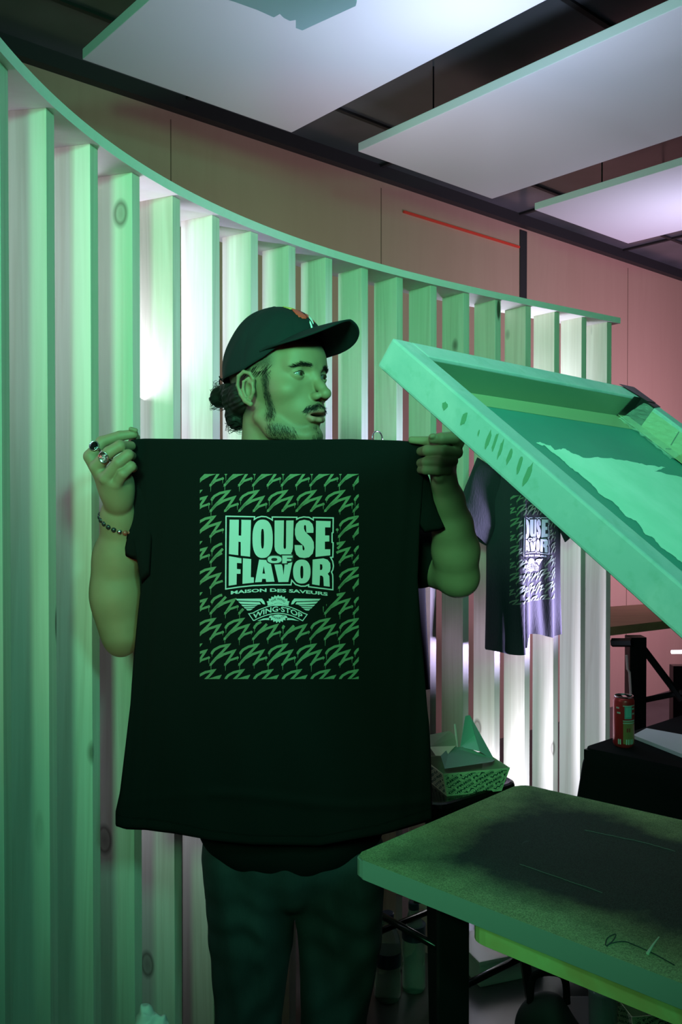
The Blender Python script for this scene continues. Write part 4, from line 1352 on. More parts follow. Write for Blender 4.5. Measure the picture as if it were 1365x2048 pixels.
def hung_print(x, y, off):
    s_ = (x - 572) * K * 1.0 + 0.02; z = 1.70 - 0.185 - (y - 948) * K
    u = s_ / 0.200; v_ = (1.70 - z) / 0.715
    dp = 0.014 * math.cos(u * math.pi / 2) + v_ * (0.010 * math.sin(u * 9 + 2 * v_ + 13.42) + 0.006 * math.sin(u * 17 - 3 * v_))
    m_ = 1 / (1 + math.exp(-(u + 0.34) / 0.02)); dp += (0.070 * (u + 1) / 0.66) * (1 - m_)
    return W2(s_, z, 0.02 + dp + off * 1.6)


put_print(hung_print, H2)


def hanger(W_, top_z, label, hook_s=0.0):
    t = empty('coat_hanger', W_(0, top_z)); tag(t, label, 'hanger', 'wire hangers on the slat screen')
    chrome = SILVER
    bm = bmesh.new(); tube(bm, [W_(s_, z_, 0.015) for s_, z_ in ((-0.19, top_z - 0.105), (0, top_z - 0.015), (0.19, top_z - 0.105), (-0.19, top_z - 0.105))], 0.0025, 6)
    from_bm('hanger_frame', bm, chrome, t, True)
    pts_ = [W_(0, top_z - 0.015, 0.015), W_(0, top_z + 0.055, 0.015)]
    for k in range(9):
        a = math.pi * (1.1 - 1.15 * k / 8) ; pts_.append(W_(0.0 + 0.022 - 0.022 + 0.022 * math.cos(a) * -1 * -1 + 0.0, top_z + 0.085 + 0.022 * math.sin(a), 0.012 - 0.014 * (1 - math.cos(a)) * 0.0))
    bm = bmesh.new(); tube(bm, pts_, 0.0022, 6); from_bm('hook', bm, chrome, t, True)


hanger(W1, 1.60, 'wire hanger whose hook shows above the held shirt, on the slats')
hanger(W2, 1.70, 'wire hanger on the slats behind the tilted screen frame')

# ------------------------------------------------------------------ printing table
TZ = 0.95
cA = PZ(705, 1712, TZ); cF = PZ(1365, 1967, TZ); cB = PZ(1042, 1567, TZ); cG = PZ(1365, 1640, TZ)
dA = (cF - cA).normalized(); dB = (cG - cB).normalized()
table = empty('printing_table', (cA.x + 0.35, cA.y - 0.02, 0)); tag(table, 'long ink-stained printing board on black legs, in front at lower right', 'printing table')
LN = 1.05
board_poly = [cA, cA + dA * LN, cB + dB * LN, cB]
bs = MB('stained_board', (0.3, 0.3, 0.3), 0.65, 0, 0.12)
tc = bs.n('ShaderNodeTexCoord'); sp = bs.n('ShaderNodeSeparateXYZ'); bs.l(tc.outputs['Generated'], sp.inputs[0])
v = bs.coords((1, 1, 1))
# stain: distance from the middle line of the board, with ragged noise
midc = (cA + cB) / 2; mdir = ((dA + dB) / 2).normalized()
mp = bs.n('ShaderNodeMapping'); bs.l(tc.outputs['Object'], mp.inputs[0]); mp.vector_type = 'TEXTURE'
mp.inputs['Location'].default_value = (midc.x, midc.y, 0)
mp.inputs['Rotation'].default_value = (0, 0, math.atan2(mdir.y, mdir.x))
s2 = bs.n('ShaderNodeSeparateXYZ'); bs.l(mp.outputs[0], s2.inputs[0])
def mth(op, a, b=None):
    m_ = bs.n('ShaderNodeMath', operation=op)
    for k, q in enumerate([a, b]):
        if q is None: continue
        if isinstance(q, (int, float)): m_.inputs[k].default_value = q
        else: bs.l(q, m_.inputs[k])
    return m_.outputs[0]
ny = mth('ABSOLUTE', mth('ADD', s2.outputs['Y'], -0.005)); ex = mth('SUBTRACT', 0.17, s2.outputs['X'])
fy = mth('MULTIPLY', mth('SUBTRACT', 0.225, ny), 11.0); fx = mth('MULTIPLY', mth('SUBTRACT', s2.outputs['X'], 0.035), 11.0)
fm_ = mth('MINIMUM', fy, fx)
nz = bs.noise(v, 9, 6, 0.6); fz = mth('ADD', fm_, mth('MULTIPLY', mth('SUBTRACT', nz, 0.5), 1.9))
stain = bs.ramp(mth('MULTIPLY', mth('ADD', fz, 0.25), 0.45), [(0.0, (0, 0, 0)), (0.52, (1, 1, 1))])
speck = bs.ramp(bs.noise(v, 650, 2), [(0.35, (0.5, 0.5, 0.5)), (0.65, (1.15, 1.15, 1.15))])
wood_c = bs.mix(bs.noise(v, 30, 5), (0.27, 0.31, 0.15), (0.39, 0.43, 0.24))
ink_c = bs.mix(bs.noise(v, 5, 4), (0.014, 0.030, 0.026), (0.036, 0.058, 0.052))
c = bs.mix(stain, wood_c, ink_c)
c = bs.mix(1.0, c, speck, 'MULTIPLY')
sm = bs.ramp(bs.noise(bs.coords((14, 22, 14)), 1.0, 3, 0.6, 1.2), [(0.70, (0, 0, 0)), (0.80, (0.6, 0.6, 0.6))])
c = bs.mix(sm, c, (0.10, 0.15, 0.15))
bs.base(c); bs.bump(bs.noise(v, 300, 3), 0.2, 0.0008)
edge = plain('board_edge', (0.32, 0.35, 0.30), 0.6, bump=(80, 0.2, 0.001))


def round_poly(poly, r, n=5):
    out = []
    m = len(poly)
    for i in range(m):
        p, a, b = poly[i], poly[i - 1], poly[(i + 1) % m]
        u_, w_ = (a - p).normalized(), (b - p).normalized()
        q0, q1 = p + u_ * r, p + w_ * r
        for k in range(n + 1):
            t = k / n; out.append(q0.lerp(p, t).lerp(p.lerp(q1, t), t))
    return out


rp = round_poly([Vector((p.x, p.y, 0)) for p in board_poly], 0.022)
bm = bmesh.new(); prism(bm, [(p.x, p.y) for p in rp], TZ - 0.030, TZ)
ee = [e for e in bm.edges if abs(e.verts[0].co.z - e.verts[1].co.z) < 1e-6 and len(e.link_faces) == 2]
bmesh.ops.bevel(bm, geom=ee, offset=0.0025, segments=2, affect='EDGES')
for f_ in bm.faces: f_.material_index = 0 if f_.normal.z > 0.9 else 1
bmesh.ops.recalc_face_normals(bm, faces=bm.faces)
for f_ in bm.faces: f_.material_index = 0 if f_.calc_center_median().z > TZ - 0.001 and f_.normal.z > 0.5 else 1
from_bm('printing_board', bm, [bs.m, edge], table)
PINK_ = plain('pale_ink', (0.16, 0.2, 0.19), 0.7)
# scratches of pale ink and a stray thread
SCR = [((740 + 300, 1728), (1205, 1785)), ((1170, 1660), (1290, 1685)), ((1290, 1685), (1350, 1702)), ((960, 1630), (985, 1640))]
for (a, b) in SCR:
    bm = bmesh.new(); p, q = PZ(a[0], a[1], TZ + 0.0004), PZ(b[0], b[1], TZ + 0.0004); tube(bm, [p.lerp(q, k / 6) + Vector((0, 0.0015 * math.sin(k * 3), 0)) for k in range(7)], 0.0004, 4); from_bm('scratch_mark', bm, PINK_, table)
lower = plain('x', (0.5, 0.5, 0.5))
YW = wood('yellow_plank', (0.70, 0.72, 0.26), (0.75, 0.36, 0.10), 22, 0.25, False, contrast=0.75, axis=0, rnd=False)
pl0 = PZ(935, 1842, TZ - 0.030); pl1 = PZ(1365, 2012, TZ - 0.030); dP = (pl1 - pl0).normalized(); nP = Vector((-dP.y, dP.x, 0))
pp = round_poly([pl0, pl0 + dP * 0.95, pl0 + dP * 0.95 + nP * 0.26, pl0 + nP * 0.26], 0.03)
bm = bmesh.new(); prism(bm, [(p.x, p.y) for p in pp], TZ - 0.055, TZ - 0.0301); from_bm('lower_plank', bm, YW, table)
legc = P(911, 1900, 1.30); 
def leg(x, y, w_=0.045, z1=TZ - 0.030):
    bm = bmesh.new(); add_box(bm, (x, y, z1 / 2), (w_, w_, z1), math.radians(0), 0.003); return from_bm('leg', bm, BLACK_METAL, table)
leg(legc.x, 1.33)
leg(legc.x + 0.62, 0.80); leg(0.60, 1.42, 0.04); leg(1.0, 0.98, 0.04)
bm = bmesh.new(); add_box(bm, (0.20, 1.33, TZ - 0.045), (0.18, 0.05, 0.03), 0, 0.002); from_bm('bracket', bm, BLACK_METAL, table)
bm = bmesh.new(); tube(bm, [(legc.x, 1.33, 0.25), (0.60, 1.42, 0.25)], 0.010, 8); from_bm('crossbar', bm, BLACK_METAL, table); bm = bmesh.new(); tube(bm, [(legc.x + 0.62, 0.80, 0.25), (1.0, 0.98, 0.25)], 0.010, 8); from_bm('crossbar', bm, BLACK_METAL, table)
# thread on the board
bm = bmesh.new(); tp = [(1212, 1890), (1216, 1876), (1232, 1868), (1228, 1880), (1214, 1892), (1225, 1886), (1250, 1883), (1275, 1892), (1310, 1908), (1350, 1930)]
tube(bm, catmull([PZ(x, y, TZ + 0.001) for x, y in tp], 6), 0.0007, 5)
tag(from_bm('thread', bm, plain('dark_thread', (0.03, 0.04, 0.04), 0.8)), 'dark thread lying curled on the near edge of the printing board', 'thread')
bm = bmesh.new(); p, q = PZ(1296, 1907, TZ + 0.0015), PZ(1319, 1874, TZ + 0.006); tube(bm, [p, p.lerp(q, 0.5) + Vector((0, 0, 0.001)), q], [0.002, 0.0012, 0.0008], 6)
tag(from_bm('wood_splinter', bm, plain('pale_splinter', (0.6, 0.62, 0.5), 0.6)), 'pale thin splinter lying beside the dark thread on the printing board', 'splinter')

# ------------------------------------------------------------------ tilted silkscreen frame
S0 = Vector((0.055, 1.085, 1.684)); VV = Vector((math.cos(math.radians(46.5)), math.sin(math.radians(46.5)), 0)); tilt = math.radians(38)
UU = Vector((VV.y * math.cos(tilt), -VV.x * math.cos(tilt), -math.sin(tilt))); NN = VV.cross(UU) * -1
if NN.z < 0: NN = -NN
SW, SL = 0.672, 0.86
MS = Matrix(((VV.x, UU.x, NN.x, S0.x), (VV.y, UU.y, NN.y, S0.y), (VV.z, UU.z, NN.z, S0.z), (0, 0, 0, 1)))   # local: x across, y down the slope, z out of the top
scr = empty('silkscreen_frame', S0); tag(scr, 'wooden silkscreen frame tilted up over the printing board, mesh coated teal and pale', 'silkscreen')
scr.rotation_mode = 'QUATERNION'
SCW = wood('frame_wood', (0.58, 0.66, 0.60), (0.34, 0.42, 0.38), 30, 0.15, False, contrast=0.55, axis=1, rnd=False)
sf = MB('inky_frame_wood', (0.5, 0.6, 0.55), 0.5)
v = sf.coords((1, 1, 1)); a = sf.noise(v, 8, 6, 0.65); b = sf.noise(sf.coords((60, 60, 60)), 1.0, 3)
c = sf.mix(sf.ramp(a, [(0.42, (0, 0, 0)), (0.68, (1, 1, 1))]), (0.40, 0.46, 0.50), (0.62, 0.56, 0.62)); c = sf.mix(sf.ramp(b, [(0.55, (0, 0, 0)), (0.75, (0.35, 0.35, 0.35))]), c, (0.2, 0.34, 0.28))
sf.base(c); sf.bump(b, 0.15, 0.001); SFW = sf.m
RW, RH = 0.036, 0.040


def rail(name, x0, x1, y0, y1, mat=SFW):
    bm = bmesh.new(); add_box(bm, ((x0 + x1) / 2, (y0 + y1) / 2, 0), (abs(x1 - x0), abs(y1 - y0), RH), 0, 0.003)
    bmesh.ops.transform(bm, matrix=MS, verts=bm.verts)
    return from_bm(name, bm, mat, scr)


rail('frame_rail', 0, RW, 0, SL); rail('frame_rail', SW - RW, SW, 0, SL)
rail('frame_rail', RW, SW - RW, 0, RW); rail('frame_rail', RW, SW - RW, SL - RW, SL)
# mesh: emulsion teal with a pale open patch
mm = MB('screen_mesh', (0.1, 0.3, 0.26), 0.45)
MZ = -RH / 2 - 0.001
bm = bmesh.new(); add_box(bm, (SW / 2, SL / 2, MZ), (SW - 0.01, SL - 0.01, 0.0012)); bmesh.ops.transform(bm, matrix=MS, verts=bm.verts)
mm.base(mm.ramp(mm.noise(mm.coords((1, 1, 1)), 6, 4), [(0.3, (0.06, 0.26, 0.24)), (0.7, (0.075, 0.31, 0.28))]))
from_bm('mesh_fabric', bm, mm.m, scr)


def on_screen(px, py, lz):      # picture point -> point of the plane z=lz of the screen
    o_ = Vector((0, 0, CAM_Z)); d = ray(px, py); p0 = S0 + NN * lz
    t = (p0 - o_).dot(NN) / d.dot(NN); q = o_ + d * t - S0
    return (q.dot(VV), q.dot(UU))


pale = [(1085, 888), (1100, 893), (1112, 902), (1130, 898), (1150, 910), (1172, 918), (1200, 916), (1240, 920), (1275, 926), (1298, 932), (1330, 936), (1310, 944), (1365, 955), (1500, 985)]
left_edge = [(1480, 1235), (1365, 1128), (1340, 1108), (1322, 1096), (1305, 1075), (1290, 1070), (1275, 1045), (1252, 1035), (1240, 1020), (1225, 1005), (1200, 990), (1185, 972), (1165, 955), (1140, 936), (1120, 918), (1100, 903)]
rgp = random.Random(5)
def rough(pts_, amp, n=5):
    out = []
    for a, b in zip(pts_, pts_[1:]):
        for k in range(n): out.append((a[0] + (b[0] - a[0]) * k / n + rgp.uniform(-amp, amp), a[1] + (b[1] - a[1]) * k / n + rgp.uniform(-amp, amp)))
    out.append(pts_[-1]); return out
po = [on_screen(x, y, MZ) for x, y in rough(pale, 1.3)] + [(SW * 0.80, SL * 0.86), (SW * 0.30, SL * 0.86)] + [on_screen(x, y, MZ) for x, y in rough(left_edge[1:], 1.3)]
po = [(min(max(a, 0.055), SW - 0.055), min(max(b, 0.055), SL - 0.06)) for a, b in po]
V_, F_ = tess([(po, [])])
oi = MB('pale_ink_on_mesh', (0.42, 0.60, 0.55), 0.5)
vv = oi.coords((1, 1, 1)); oi.base(oi.mix(oi.ramp(oi.noise(vv, 10, 5), [(0.4, (0, 0, 0)), (0.65, (1, 1, 1))]), (0.58, 0.80, 0.72), (0.75, 0.88, 0.84)))
me_pts = [MS @ Vector((a, b, MZ + 0.0012)) for a, b in V_]
from_py('ink_film', me_pts, F_, oi.m, scr)
po2 = [on_screen(x, y, MZ) for x, y in rough([(1072, 887), (1080, 885), (1092, 891), (1084, 893)], 0.6, 3)]
V_, F_ = tess([(po2, [])]); from_py('ink_spot', [MS @ Vector((a, b, MZ + 0.0012)) for a, b in V_], F_, oi.m, scr)
# brown tape border inside the frame, and clear crinkled packing tape at the far corner
tp = MB('paper_tape', (0.42, 0.42, 0.26), 0.35); tp.bump(tp.noise(tp.coords((1, 1, 1)), 60, 3), 0.3, 0.001); TAPE = tp.m


def strip(name, quad, mat, lift=0.0, parent=scr):
    me_ = [MS @ Vector(q) for q in quad]; n_ = [MS @ (Vector(q) + Vector((0, 0, 0))) for q in quad]
    bm = bmesh.new(); vs_ = [bm.verts.new(q) for q in me_]; bm.faces.new(vs_)
    o = from_bm(name, bm, mat, parent); m2 = o.modifiers.new('thickness', 'SOLIDIFY'); m2.thickness = 0.0006; m2.offset = 0; return o


e_ = 0.0012
strip('tape', [(RW, RW, MZ + e_), (SW - RW, RW, MZ + e_), (SW - RW, RW + 0.045, MZ + e_), (RW, RW + 0.030, MZ + e_)], TAPE)
strip('tape', [(RW, RW, MZ + 2 * e_), (RW + 0.016, RW, MZ + 2 * e_), (RW + 0.016, SL - RW, MZ + 2 * e_), (RW, SL - RW, MZ + 2 * e_)], TAPE)
strip('tape', [(SW - RW - 0.042, RW, MZ + 3 * e_), (SW - RW, RW, MZ + 3 * e_), (SW - RW, SL - RW, MZ + 3 * e_), (SW - RW - 0.042, SL - RW, MZ + 3 * e_)], TAPE)
dk = MB('dark_inner_tape', (0.16, 0.22, 0.15), 0.3); dk.bump(dk.noise(dk.coords((1, 1, 1)), 40, 3), 0.4, 0.001)
strip('tape', [(RW, RW + 0.001, MZ), (SW - RW, RW + 0.001, MZ), (SW - RW, RW + 0.001, RH / 2 - 0.004), (RW, RW + 0.001, RH / 2 - 0.004)], dk.m)
strip('tape', [(SW - RW - 0.001, RW, MZ), (SW - RW - 0.001, SL - RW, MZ), (SW - RW - 0.001, SL - RW, RH / 2 - 0.006), (SW - RW - 0.001, RW, RH / 2 - 0.006)], TAPE)
BT = plain('black_tape', (0.01, 0.011, 0.011), 0.35)
bm = bmesh.new(); prof = [(SW + 0.001, -RH / 2 + 0.004), (SW + 0.0012, RH / 2 + 0.001), (SW - RW - 0.0015, RH / 2 + 0.0015), (SW - RW - 0.002, -RH / 2)]
# wraps over the far rail just past the corner
for w0, w1, pr in ((0.016, 0.060, prof),):
    a = [bm.verts.new(MS @ Vector((x_, w0 + (0.012 if k > 1 else 0), z_))) for k, (x_, z_) in enumerate(pr)]; b = [bm.verts.new(MS @ Vector((x_, w1 + (0.008 if k > 1 else 0), z_))) for k, (x_, z_) in enumerate(pr)]
    for k in range(len(pr) - 1): bm.faces.new((a[k], a[k + 1], b[k + 1], b[k]))
q = [(SW - RW - 0.07, RW + 0.002, RH / 2 + 0.0018), (SW - 0.03, -0.001, RH / 2 + 0.0018), (SW - 0.004, 0.0, RH / 2 + 0.0018), (SW - 0.004, 0.06, RH / 2 + 0.0018), (SW - RW, 0.06, RH / 2 + 0.0018)]
bm.faces.new([bm.verts.new(MS @ Vector(k)) for k in [(SW - 0.06, -0.001, RH / 2 + 0.0018), (SW - 0.002, -0.001, RH / 2 + 0.0018), (SW - 0.002, 0.05, RH / 2 + 0.0018), (SW - RW, 0.05, RH / 2 + 0.0018), (SW - RW - 0.004, RW, RH / 2 + 0.0018)]])
bm.faces.new([bm.verts.new(MS @ Vector(k)) for k in [(SW - RW - 0.030, RW + 0.002, RH / 2 + 0.0016), (SW - RW - 0.001, RW + 0.002, RH / 2 + 0.0016), (SW - RW - 0.001, RW + 0.002, MZ), (SW - RW - 0.045, RW + 0.002, MZ)]])
o = from_bm('black_tape', bm, BT, scr); m2 = o.modifiers.new('thickness', 'SOLIDIFY'); m2.thickness = 0.0006
cr = MB('clear_tape', (0.75, 0.85, 0.75), 0.12); cr.b.inputs['Alpha'].default_value = 0.22; cr.bump(cr.noise(cr.coords((1, 1, 1)), 110, 4), 1.0, 0.004); CLEAR = cr.m
bm = bmesh.new(); rgq = random.Random(8); G_ = 16
def crumple(ax0, ax1, ay0, ay1, zf):
    gr = [[bm.verts.new(MS @ Vector((ax0 + (ax1 - ax0) * i / G_, ay0 + (ay1 - ay0) * j / G_, zf(i / G_, j / G_) + rgq.uniform(-0.0025, 0.0025)))) for j in range(G_ + 1)] for i in range(G_ + 1)]
    for i in range(G_):
        for j in range(G_): bm.faces.new((gr[i][j], gr[i + 1][j], gr[i + 1][j + 1], gr[i][j + 1]))
crumple(SW - RW - 0.060, SW - RW - 0.004, RW + 0.012, RW + 0.13, lambda a, b: MZ + 0.004 + (RH * 0.85) * max(0, a - 0.25) / 0.75)
from_bm('clear_tape', bm, CLEAR, scr)
# dark ticks drawn along the far rail's inner side, ink smears on the near rail
bm = bmesh.new()
for yy in (0.13, 0.20, 0.235, 0.30, 0.36):
    add_box(bm, (0, 0, 0), (1, 1, 1), M=MS @ Matrix.Translation((SW - RW - 0.0018, yy, 0.0)) @ Matrix.Rotation(0.1, 4, 'X') @ Matrix.Diagonal((0.0008, 0.0018, 0.026, 1)))
    add_box(bm, (0, 0, 0), (1, 1, 1), M=MS @ Matrix.Translation((SW - RW - 0.024, yy + 0.01, MZ + 4.6 * e_)) @ Matrix.Diagonal((0.022, 0.0015, 0.0006, 1)))
from_bm('pen_mark', bm, BT, scr)
bm = bmesh.new()
def smear(px_, py_, ln_, wd_, ang):
    d = ray(px_, py_); pn = -VV; p0 = S0 - VV * 0.0004
    t = (p0 - Vector((0, 0, CAM_Z))).dot(pn) / d.dot(pn); q = Vector((0, 0, CAM_Z)) + d * t - S0
    yy, zz = q.dot(UU), q.dot(NN)
    if abs(zz) > RH / 2 - 0.004: zz = math.copysign(RH / 2 - 0.006, zz)
    pts_ = []
    for k in range(12):
        a = 2 * math.pi * k / 12; r_ = 1 + rgq.uniform(-0.25, 0.25)
        x_, z_ = math.cos(a) * wd_ * r_, math.sin(a) * ln_ * r_
        pts_.append(MS @ Vector((-0.0006, yy + x_ * math.cos(ang) - z_ * math.sin(ang), max(-RH / 2 + 0.003, min(RH / 2 - 0.003, zz + x_ * math.sin(ang) + z_ * math.cos(ang))))))
    bm.faces.new([bm.verts.new(p_) for p_ in pts_])
for a in ((928, 838, .008, .003, .2), (977, 880, .010, .0025, .35), (990, 886, .011, .002, .3), (1002, 898, .010, .0018, .3), (1020, 912, .010, .0025, .3), (1040, 928, .011, .0022, .35), (1056, 950, .013, .003, .2), (958, 866, .004, .001, .4), (890, 812, .005, .004, .4)): smear(*a)
SMEAR = plain('green_ink_smear', (0.16, 0.28, 0.19), 0.5)
o = from_bm('ink_smear', bm, SMEAR, scr); m2 = o.modifiers.new('thickness', 'SOLIDIFY'); m2.thickness = 0.0004
# clamps that carry the frame, beyond the picture's right edge
low0 = MS @ Vector((0.12, SL - 0.02, -RH / 2)); low1 = MS @ Vector((SW - 0.12, SL - 0.02, -RH / 2))
clampm = BLACK_METAL
for p_ in (low0, low1):
    bm = bmesh.new(); add_box(bm, (p_.x, p_.y, (p_.z + TZ) / 2), (0.04, 0.04, p_.z - TZ), 0, 0.002); from_bm('hinge_clamp', bm, clampm, scr)
scr.rotation_mode = 'XYZ'

# ------------------------------------------------------------------ bar stool with the food box
ST_Z = 0.76
n0 = Vector((0.232, 2.09, 0)); sv = Vector((math.cos(math.radians(38.5)), math.sin(math.radians(38.5)), 0)); su = Vector((-sv.y, sv.x, 0)); SS = 0.31
cst = n0 + sv * SS / 2 + su * SS / 2
stool = empty('bar_stool', (cst.x, cst.y, 0)); tag(stool, 'black metal bar stool behind the held shirt, carrying the food box', 'stool')
sp_ = round_poly([n0, n0 + sv * SS, n0 + sv * SS + su * SS, n0 + su * SS], 0.05, 6)
bm = bmesh.new()
cc = Vector((cst.x, cst.y, 0))
def ringv(scale, z): return [bm.verts.new((cc.x + (p.x - cc.x) * scale, cc.y + (p.y - cc.y) * scale, z)) for p in sp_]
R_ = [ringv(1.0, ST_Z - 0.045), ringv(1.01, ST_Z - 0.012), ringv(0.995, ST_Z - 0.003), ringv(0.96, ST_Z), ringv(0.90, ST_Z - 0.001), ringv(0.87, ST_Z - 0.006), ringv(0.3, ST_Z - 0.007)]
for a, b in zip(R_, R_[1:]):
    for k in range(len(a)): bm.faces.new((a[k], a[(k + 1) % len(a)], b[(k + 1) % len(a)], b[k]))
bm.faces.new(R_[-1]); bm.faces.new(R_[0][::-1])
STM = plain('stool_metal', (0.02, 0.024, 0.022), 0.22, 0.7)
from_bm('seat', bm, STM, stool, False)
feet = []
for a, b in ((0, 0), (1, 0), (1, 1), (0, 1)):
    top_ = n0 + sv * (SS * a) + su * (SS * b); dirv = (top_ - cc).normalized()
    t0 = top_ - dirv * 0.035; t0.z = ST_Z - 0.04; f0 = top_ + dirv * 0.055; f0.z = 0.0
    feet.append((t0, f0)); bm = bmesh.new()
    tdir = Vector((-dirv.y, dirv.x, 0))
    for w_, t_ in ((0, 0),):
        rg_ = []
        for k in range(9):
            t = k / 8; p = t0.lerp(f0, t); hw_ = 0.030 * (1 - t) + 0.013 * t
            rg_.append([bm.verts.new(p + tdir * hw_ - dirv * hw_ * 0.9), bm.verts.new(p + dirv * 0.006), bm.verts.new(p - tdir * hw_ - dirv * hw_ * 0.9), bm.verts.new(p - dirv * hw_ * 1.1)])
        for a_, b_ in zip(rg_, rg_[1:]):
            for k in range(4): bm.faces.new((a_[k], a_[(k + 1) % 4], b_[(k + 1) % 4], b_[k]))
        bm.faces.new(rg_[0][::-1]); bm.faces.new(rg_[-1])
    bmesh.ops.recalc_face_normals(bm, faces=bm.faces)
    from_bm('leg', bm, STM, stool)
def at_z(i, z):
    t0, f0 = feet[i]; t = (t0.z - z) / t0.z; return t0.lerp(f0, t)
for i, j, z in ((0, 1, 0.30), (1, 2, 0.42), (2, 3, 0.30), (3, 0, 0.42)):
    bm = bmesh.new(); tube(bm, [at_z(i, z), at_z(j, z)], 0.009, 8); from_bm('footrest', bm, STM, stool, True)

# food box: open printed carton with a flared liner
def food_box(center, rz, w_, d_, h_, label, letters=True, lidded=False):
    t = empty('food_box', center, rz); tag(t, label, 'food box', 'printed food cartons')
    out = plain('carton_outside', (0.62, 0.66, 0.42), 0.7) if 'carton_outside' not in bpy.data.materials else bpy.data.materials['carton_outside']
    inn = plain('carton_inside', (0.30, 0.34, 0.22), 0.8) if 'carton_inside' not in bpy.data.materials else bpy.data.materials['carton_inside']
    ink = plain('carton_ink', (0.03, 0.07, 0.05), 0.7) if 'carton_ink' not in bpy.data.materials else bpy.data.materials['carton_ink']
    bm = bmesh.new(); b0 = [(-w_ / 2, -d_ / 2), (w_ / 2, -d_ / 2), (w_ / 2, d_ / 2), (-w_ / 2, d_ / 2)]; fl = 0.82
    lo = [bm.verts.new((x * fl, y * fl, 0.0)) for x, y in b0]; hi = [bm.verts.new((x, y, h_)) for x, y in b0]
    hi2 = [bm.verts.new((x * 0.985, y * 0.985, h_)) for x, y in b0]; lo2 = [bm.verts.new((x * fl * 0.985, y * fl * 0.985, 0.003)) for x, y in b0]
    for k in range(4):
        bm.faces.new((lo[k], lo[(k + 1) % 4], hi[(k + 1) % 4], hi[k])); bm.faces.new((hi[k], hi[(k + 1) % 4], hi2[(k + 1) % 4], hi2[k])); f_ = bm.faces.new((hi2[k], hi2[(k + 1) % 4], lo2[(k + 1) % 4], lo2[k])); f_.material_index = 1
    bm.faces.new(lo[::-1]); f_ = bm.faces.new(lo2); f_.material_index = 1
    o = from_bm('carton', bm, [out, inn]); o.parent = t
    if letters:
        words = ['WINGS FRIES', 'FLAVOR WINGS', 'FRIES FLAVOR', 'WINGS FRIES']
        for side, (a, b) in enumerate(((0, 1), (3, 0), (1, 2))):
            p00 = Vector((b0[a][0] * fl, b0[a][1] * fl, 0)); p10 = Vector((b0[b][0] * fl, b0[b][1] * fl, 0)); p01 = Vector((*b0[a], h_)); p11 = Vector((*b0[b], h_))
            nrm_ = (p10 - p00).cross(p01 - p00).normalized(); Lw = (p10 - p00).length; vs_all, fs_all = [], []
            def put(x, y):
                u_, v_ = x / Lw, y / h_; lo_ = p00.lerp(p10, u_); hi_ = p01.lerp(p11, u_); return lo_.lerp(hi_, v_) + nrm_ * 0.0006
            ang = math.radians(30); ca, sa = math.cos(ang), math.sin(ang); lh = 0.0070
            for rr in range(-9, 14):
                vs_, fs_ = text_mesh(words[rr % 4] + ' ' + words[(rr + 1) % 4], 0.05); base = len(vs_all)
                yy0 = rr * 0.0122; ok = []
                pts_ = []
                for u_, v_ in vs_:
                    x_ = u_ * 0.24 - 0.03 + (rr % 3) * 0.02; y_ = v_ * lh
                    pts_.append((x_ * ca - (y_ + yy0) * sa, x_ * sa + (y_ + yy0) * ca - 0.0))
                for f2 in fs_:
                    if all(0.003 < pts_[k][0] < Lw - 0.003 and 0.003 < pts_[k][1] < h_ - 0.003 for k in f2):
                        fs_all.append(tuple(base + k for k in f2))
                vs_all += [put(*p_) for p_ in pts_]
                for k in range(60):                      # thin rules between the lines of words
                    x_ = k * 0.005 - 0.03; q_ = []
                    for dx_, dy_ in ((0, -0.0030), (0.005, -0.0030), (0.005, -0.0022), (0, -0.0022)):
                        a1, b1 = x_ + dx_, yy0 + dy_; q_.append((a1 * ca - b1 * sa, a1 * sa + b1 * ca))
                    if all(0.001 < p_[0] < Lw - 0.001 and 0.001 < p_[1] < h_ - 0.001 for p_ in q_):
                        base2 = len(vs_all); vs_all += [put(*p_) for p_ in q_]; fs_all.append((base2, base2 + 1, base2 + 2, base2 + 3))
            me_ = bpy.data.meshes.new('printed_words'); me_.from_pydata([tuple(p_) for p_ in vs_all], [], fs_all); me_.update(); me_.materials.append(ink)
            o2 = bpy.data.objects.new('printed_words', me_); COL.objects.link(o2); o2.parent = t
            bm2 = bmesh.new(); bm2.from_mesh(me_); bmesh.ops.delete(bm2, geom=[q_ for q_ in bm2.verts if not q_.link_faces], context='VERTS'); bm2.to_mesh(me_); bm2.free()
    return t


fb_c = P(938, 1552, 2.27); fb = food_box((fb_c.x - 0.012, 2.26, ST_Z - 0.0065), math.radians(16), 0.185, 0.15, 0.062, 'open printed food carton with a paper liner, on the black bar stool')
PAPER = plain('liner_paper', (0.30, 0.50, 0.44), 0.7)


def to_local(t, p): return (Matrix.Translation(t.location) @ Matrix.Rotation(t.rotation_euler.z, 4, 'Z')).inverted() @ p


def sheet(name, pts_px, mat, t, thick=0.0008):
    bm = bmesh.new(); vs_ = [bm.verts.new(to_local(t, P(x, y, d))) for x, y, d in pts_px[0]]
    for f_ in pts_px[1]: bm.faces.new([vs_[k] for k in f_])
    o = from_bm(name, bm, mat); o.parent = t; m2 = o.modifiers.new('thickness', 'SOLIDIFY'); m2.thickness = thick; return o


